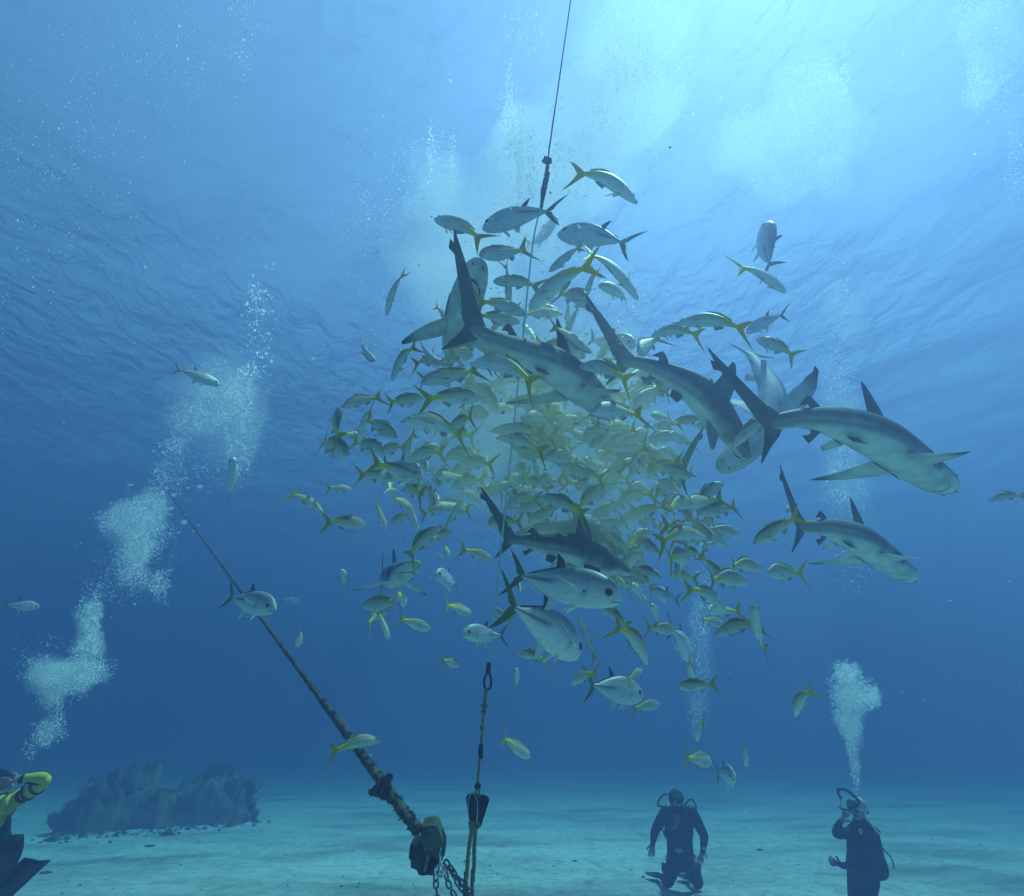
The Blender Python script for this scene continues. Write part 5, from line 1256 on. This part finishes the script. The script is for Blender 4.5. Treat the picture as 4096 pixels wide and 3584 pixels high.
def cloud(name, C, Rr, m, big=False, tilt=None):
    n = len(C); BV, BF = (ICO_V, ICO_F) if big else (OCT_V, OCT_F)
    sc = np.stack([Rr, Rr, Rr * tilt if tilt is not None else Rr], 1)
    V = (BV[None] * sc[:, None, :] + C[:, None, :]).reshape(-1, 3)
    F = (BF[None] + (np.arange(n) * len(BV))[:, None, None]).reshape(-1, 3)
    me = bpy.data.meshes.new(name); me.vertices.add(len(V)); me.vertices.foreach_set('co', V.ravel())
    me.loops.add(F.size); me.loops.foreach_set('vertex_index', F.ravel().astype(np.int32))
    me.polygons.add(len(F)); me.polygons.foreach_set('loop_start', np.arange(len(F), dtype=np.int32) * 3)
    me.polygons.foreach_set('use_smooth', np.ones(len(F), bool)); me.update(calc_edges=True); me.materials.append(m)
    return link(name, me)
def to_world(x, y, d):
    a = (x - 1024) / F_PX; b = (896 - y) / F_PX; c, s = math.cos(PITCH), math.sin(PITCH)
    return np.stack([a * d, (c - b * s) * d, CAM_H + (s + b * c) * d], 1)
RB = np.random.default_rng(11)
def plume(label, blobs, depth, dspread, rpx, m=None, big=None, tilt=1.25):
    """blobs: picture x, y, half width, half height, how many"""
    X, Y = [], []
    if m is M_FOAM: rpx *= .62; blobs = [(*q[:4], int(q[4] * 1.15)) for q in blobs]
    for (cx, cyy, rx, ry, n) in blobs:
        a = RB.uniform(0, 2 * np.pi, n); r = np.sqrt(RB.random(n)) * (1 + .18 * RB.normal(size=n))
        wob = 1 + .22 * np.sin(3 * a + cx) + .12 * np.sin(7 * a + cyy)
        X.append(cx + rx * r * wob * np.cos(a)); Y.append(cyy + ry * r * wob * np.sin(a))
    X = np.concatenate(X); Y = np.concatenate(Y); n = len(X)
    D = depth + dspread * RB.normal(size=n) * .5
    C = to_world(X, Y, D)
    Rr = rpx * RB.lognormal(0, .38, n) * depth / F_PX
    keep = (C[:, 2] < SURF_Z - 1.0) & (C[:, 2] > .1)
    C, Rr = C[keep], Rr[keep]
    o = cloud('bubbles', C, Rr, m or M_BUB, tilt=tilt)
    tag(o, label, 'bubbles', kind='stuff')
    return o
def big_bubbles(label, blobs, depth, rpx):
    X, Y, Q = [], [], []
    for (cx, cyy, rx, ry, n) in blobs:
        X += list(cx + rx * RB.uniform(-1, 1, n)); Y += list(cyy + ry * RB.uniform(-1, 1, n))
    X = np.array(X); Y = np.array(Y); D = depth + .5 * RB.normal(size=len(X)) * .4; rpx *= .72
    C = to_world(X, Y, D); Rr = rpx * RB.lognormal(0, .4, len(X)) * depth / F_PX
    o = cloud('bubbles', C, Rr, M_BIG, True, .6); tag(o, label, 'bubbles', kind='stuff')
plume('milky bubble plume rising from the diver at the left edge', [(88, 1470, 22, 28, 420), (120, 1445, 13, 40, 300), (105, 1400, 26, 40, 420), (135, 1350, 78, 36, 3000), (95, 1345, 40, 26, 1000), (175, 1305, 32, 36, 1200), (180, 1235, 24, 42, 1700), (60, 1500, 14, 20, 120), (190, 1180, 30, 22, 160), (110, 1320, 70, 60, 300)], 5.6, .5, 1.25, M_FOAM)
big_bubbles('large wobbly bubbles capping the lower left plume', [(180, 1205, 22, 12, 10), (190, 1250, 18, 30, 6), (85, 1450, 20, 8, 4), (75, 1322, 20, 10, 5), (110, 1450, 12, 10, 3)], 5.5, 4.2)
plume('second milky plume higher up on the left', [(250, 1040, 48, 40, 1100), (285, 1070, 48, 60, 2600), (262, 1130, 34, 50, 1100), (318, 1170, 24, 32, 500), (300, 1010, 42, 30, 900), (215, 1045, 20, 16, 250), (225, 1170, 50, 40, 260), (265, 1100, 70, 90, 420), (320, 960, 24, 40, 260)], 6.2, .6, 1.2, M_FOAM)
plume('grainy bubbles spreading up left of the shoal', [(345, 935, 28, 50, 500), (350, 890, 30, 16, 300), (440, 800, 62, 62, 1800), (480, 880, 36, 80, 900), (482, 780, 32, 40, 900), (385, 840, 50, 40, 700), (420, 900, 80, 90, 600)], 6.6, .8, 1.15, M_FOAM)
big_bubbles('flat large bubbles beside the rope on the left', [(318, 905, 12, 6, 3), (345, 900, 14, 8, 4), (362, 886, 10, 6, 3), (265, 968, 10, 4, 3), (330, 990, 30, 30, 10), (370, 1010, 30, 60, 10)], 6.5, 4.0)
plume('thin chain of bubbles drifting up over dark water', [(510, 600, 26, 50, 90), (520, 680, 26, 90, 110), (500, 740, 20, 20, 60)], 6.2, .8, 1.5)
big_bubbles('a few big glinting bubbles above left of the shoal', [(540, 532, 8, 8, 4), (508, 575, 8, 6, 3), (545, 630, 10, 8, 3), (530, 610, 12, 20, 5)], 6.0, 3.6)
plume('streaky bubbles across the upper left corner', [(90, 430, 90, 170, 230), (130, 300, 120, 120, 180), (240, 200, 170, 160, 330), (60, 250, 60, 200, 100), (230, 430, 90, 90, 90), (480, 60, 30, 130, 300), (380, 100, 120, 100, 300), (10, 600, 14, 90, 40)], 5.0, 1.5, .72, tilt=1.7)
plume('dense plume of exhaled bubbles above the diver on the right', [(1693, 1345, 26, 22, 1000), (1680, 1372, 26, 22, 500), (1722, 1385, 34, 32, 1100), (1747, 1398, 13, 24, 600), (1700, 1430, 28, 56, 2600), (1706, 1490, 15, 44, 800), (1712, 1550, 9, 34, 350)], 7.1, .3, 1.15, M_FOAM)
big_bubbles('big bubbles topping the right diver plume', [(1690, 1328, 22, 10, 12), (1735, 1358, 20, 8, 7), (1755, 1400, 8, 14, 5), (1717, 1578, 4, 5, 2), (1680, 1350, 18, 8, 6)], 7.0, 3.4)
plume('faint bubble column above the front-facing diver', [(1400, 1270, 20, 110, 900), (1395, 1420, 20, 55, 300), (1415, 1200, 20, 60, 250), (1405, 1110, 16, 60, 150)], 8.0, .5, 1.1, M_FOAM)
plume('pale bubble column behind the sharks on the right', [(1690, 950, 40, 85, 1600), (1680, 800, 34, 100, 700), (1684, 620, 30, 110, 500), (1690, 1075, 40, 60, 420), (1715, 1140, 40, 60, 160)], 7.5, .6, 1.1, M_FOAM)
plume('bright bubble stream crossing the top centre', [(1020, 250, 28, 60, 700), (1045, 330, 60, 90, 1400), (1010, 410, 60, 70, 700), (1070, 480, 90, 80, 800), (1060, 60, 50, 60, 120), (1170, 270, 60, 120, 900)], 4.6, 1.2, 1.05)
plume('sparkling vertical strings of bubbles near the top centre', [(1018, 230, 12, 90, 420), (1040, 300, 10, 110, 420), (1062, 330, 12, 90, 300), (1115, 250, 12, 120, 300), (1205, 120, 16, 150, 260), (1245, 90, 20, 140, 320), (1275, 130, 18, 160, 300), (1310, 70, 18, 120, 260), (1350, 120, 16, 120, 200), (905, 330, 10, 60, 160), (862, 300, 8, 60, 120)], 3.9, .5, 1.15, M_SPARK, tilt=2.4)
plume('thick fountain of bubbles right of the upper line', [(1280, 80, 80, 110, 1200), (1250, 200, 95, 130, 900), (1180, 330, 110, 110, 700), (1330, 180, 80, 120, 500), (1230, 60, 14, 120, 500), (1300, 150, 12, 130, 400)], 5.0, 1.4, .95, tilt=2.2)
plume('sprinkled small bubbles left of the line', [(870, 330, 50, 70, 500), (890, 450, 110, 100, 1000), (780, 420, 120, 120, 500), (1000, 560, 160, 90, 900), (950, 690, 160, 90, 500), (1180, 560, 120, 120, 700), (800, 590, 110, 110, 400)], 4.2, 1.2, .85)
plume('pale hazy bubble cloud in the upper right', [(1620, 240, 70, 110, 2600), (1570, 350, 90, 60, 1400), (1655, 150, 40, 40, 350), (1690, 180, 14, 90, 260), (1650, 310, 40, 60, 1200), (1500, 250, 70, 70, 500)], 8.0, 1.0, 1.3, M_FOAM)
plume('slanting bright bubbles in the top right corner', [(1985, 100, 46, 120, 2600), (1960, 170, 30, 60, 900), (2030, 320, 20, 80, 300), (1930, 40, 40, 50, 400)], 6.5, .7, 1.15, M_FOAM, tilt=2.0)
big_bubbles('scattered larger bubbles near the top of the line', [(1020, 70, 8, 12, 3), (1080, 75, 8, 10, 2), (1060, 100, 10, 8, 2), (1050, 130, 60, 40, 8), (890, 150, 16, 14, 5), (1680, 100, 20, 16, 5), (1590, 75, 14, 12, 4)], 4.6, 2.6)
# bubbles and crumbs of bait drifting through the shoal, and motes in the open water
def motes(label, name, n, box, drange, rr, m):
    X = RB.uniform(box[0], box[2], n); Y = RB.uniform(box[1], box[3], n); D = RB.uniform(*drange, n)
    C = to_world(X, Y, D); R_ = rr * RB.lognormal(0, .45, n); k = (C[:, 2] > .15) & (C[:, 2] < SURF_Z - 1)
    tag(cloud(name, C[k], R_[k], m, tilt=1.0), label, name.replace('_', ' '), kind='stuff')
M_CRUMB = mat('bait_crumbs', (0.42, 0.43, 0.33), 0.9)
n = 5200
G = RB.normal(size=(n, 3)); ctr = np.array(atz(1090, 860, 3.9)); C = ctr + G * np.array([.42, .45, .50])
tag(cloud('bait_crumbs', C, .0034 * RB.lognormal(0, .45, n), M_CRUMB, tilt=1.0), 'cloud of fine bait crumbs drifting through the middle of the shoal', 'bait crumbs', kind='stuff')
motes('pale drifting specks scattered through the open water', 'floating_specks', 1500, (-60, 0, 2110, 1792), (1.6, 8), .0017, M_BUB)

# ------------------------------------------------------------------ milky air and bait clouds: volumes without a surface
def vol_mat(name, col, dens, g):
    m = bpy.data.materials.new(name); m.use_nodes = True; n = m.node_tree.nodes; n.clear()
    out = n.new('ShaderNodeOutputMaterial'); pv = n.new('ShaderNodeVolumePrincipled')
    pv.inputs['Color'].default_value = (*col, 1); pv.inputs['Density'].default_value = dens; pv.inputs['Density Attribute'].default_value = ''; pv.inputs['Anisotropy'].default_value = g
    m.node_tree.links.new(pv.outputs[0], out.inputs['Volume']); m.cycles.homogeneous_volume = True
    return m
def soft_cloud(name, label, balls, col, dens, g, vox, cat, seed=0):
    fr = 1.45 if dens < 1.2 else 1.16
    """the same lumpy shape three times, inside one another, so that its edge thins out"""
    m = vol_mat(name, col, dens / 3, g)
    for k, w in ((fr, 'outer fringe of the '), ((fr + 1) / 2, 'middle of the '), (0.75, 'heart of the ')):
        vol_cloud(name, w + label, [(c, r * k, s) for c, r, s in balls], m, vox, cat, seed + k)
def vol_cloud(name, label, balls, m, vox, cat, seed=0):
    """balls: world centre, radius; merged into one closed lumpy skin"""
    bm = bmesh.new(); org = balls[0][0]
    for i, (c, r, sq) in enumerate(balls):
        res = bmesh.ops.create_icosphere(bm, subdivisions=3, radius=1.0)
        for v in res['verts']:
            k = 1 + .75 * mnoise.fractal(v.co * 1.6 + Vector((i * 3.1 + seed, seed, 0)), 1, 2, 3, noise_basis='PERLIN_ORIGINAL')
            v.co = Vector((v.co.x * r * sq[0], v.co.y * r * sq[1], v.co.z * r * sq[2])) * k + (c - org)
    me = bpy.data.meshes.new('tmp'); bm.to_mesh(me); bm.free()
    o = bpy.data.objects.new('tmp', me); COL.objects.link(o)
    rm = o.modifiers.new('r', 'REMESH'); rm.mode = 'VOXEL'; rm.voxel_size = vox
    sm = o.modifiers.new('s', 'SMOOTH'); sm.iterations = 3; sm.factor = .5
    dg = bpy.context.evaluated_depsgraph_get(); out = bpy.data.meshes.new_from_object(o.evaluated_get(dg)); bpy.data.objects.remove(o)
    out.name = name; out.materials.clear(); out.materials.append(m)
    ob = link(name, out); ob.location = org; tag(ob, label, cat, kind='stuff'); return ob
def bl_(x, y, d, rpx, sq=(1, 1, 1)): return (Vector(atz(x, y, d)), rpx * d / F_PX, sq)
soft_cloud('bait_cloud', 'pale green bait cloud in the shoal', [bl_(1095, 850, 3.9, 165), bl_(1200, 950, 3.9, 130), bl_(1060, 730, 3.8, 110), bl_(1010, 890, 3.9, 100)], (0.90, 0.95, 0.74), 0.6, 0.1, .07, 'bait cloud', 0)
soft_cloud('bubble_cloud', 'milky lowest bubble plume on the left', [bl_(135, 1348, 5.6, 44, (1.5, .8, .8)), bl_(85, 1352, 5.6, 26), bl_(105, 1395, 5.6, 20), bl_(95, 1460, 5.6, 20, (1, .8, 1.3)), bl_(180, 1290, 5.6, 26), bl_(180, 1230, 5.6, 23, (1, .8, 1.5))], (0.985, 0.99, 0.99), 2.8, 0.2, .035, 'bubbles', 1)
soft_cloud('bubble_cloud', 'milky second bubble plume on the left', [bl_(245, 1035, 6.2, 34), bl_(280, 1060, 6.2, 42, (1, .8, 1.2)), bl_(265, 1130, 6.2, 30, (1, .8, 1.3)), bl_(312, 1170, 6.2, 20), bl_(305, 1005, 6.2, 28)], (0.985, 0.99, 0.99), 1.5, 0.2, .04, 'bubbles', 2)
soft_cloud('bubble_cloud', 'thin veil in spreading bubbles left of the shoal', [bl_(440, 800, 6.6, 60), bl_(480, 870, 6.6, 42, (.9, .8, 1.7)), bl_(385, 840, 6.6, 38), bl_(480, 760, 6.6, 30)], (0.985, 0.99, 0.99), 0.6, 0.2, .06, 'bubbles', 3)
soft_cloud('bubble_cloud', 'milky bubble plume above the right diver', [bl_(1695, 1350, 7.1, 22), bl_(1700, 1400, 7.1, 28), bl_(1700, 1450, 7.1, 24, (1, .8, 1.5)), bl_(1735, 1392, 7.1, 20), bl_(1707, 1510, 7.1, 11, (1, .8, 3))], (0.985, 0.99, 0.99), 2.8, 0.2, .035, 'bubbles', 4)
soft_cloud('bubble_cloud', 'bubble column haze behind the sharks', [bl_(1692, 950, 7.6, 36, (1, .8, 2)), bl_(1682, 800, 7.6, 26, (1, .8, 3)), bl_(1686, 620, 7.6, 24, (1, .8, 3.5))], (0.985, 0.99, 0.99), 0.6, 0.2, .07, 'bubbles', 5)
soft_cloud('bubble_cloud', 'faint column haze above the front diver', [bl_(1400, 1270, 8.0, 18, (1, .8, 4)), bl_(1396, 1410, 8.0, 18, (1, .8, 2))], (0.985, 0.99, 0.99), 0.6, 0.2, .05, 'bubbles', 6)
soft_cloud('bubble_cloud', 'broad milky bubble cloud in the upper right', [bl_(1620, 240, 8.0, 62, (.8, .8, 1.6)), bl_(1570, 330, 8.0, 60, (.9, .8, 1.2)), bl_(1490, 290, 8.0, 45), bl_(1660, 340, 8.0, 34, (.8, .8, 2)), bl_(1680, 200, 8.0, 20, (.8, .8, 3))], (0.985, 0.99, 0.99), 0.6, 0.3, .10, 'bubbles', 7)
soft_cloud('bubble_cloud', 'veil round the bubble fountain at top centre', [bl_(1270, 90, 5.5, 75), bl_(1240, 210, 5.5, 80), bl_(1150, 320, 5.4, 90), bl_(1040, 420, 5.3, 80), bl_(1010, 300, 5.3, 40, (.8, .8, 1.8)), bl_(930, 560, 5.4, 90), bl_(880, 380, 5.4, 50)], (0.985, 0.99, 0.99), 0.95, 0.3, .09, 'bubbles', 8)
soft_cloud('bubble_cloud', 'veil of bubbles in the top right corner', [bl_(1985, 80, 6.5, 42, (1, .8, 2)), bl_(1965, 190, 6.5, 24)], (0.985, 0.99, 0.99), 1.5, 0.2, .06, 'bubbles', 9)
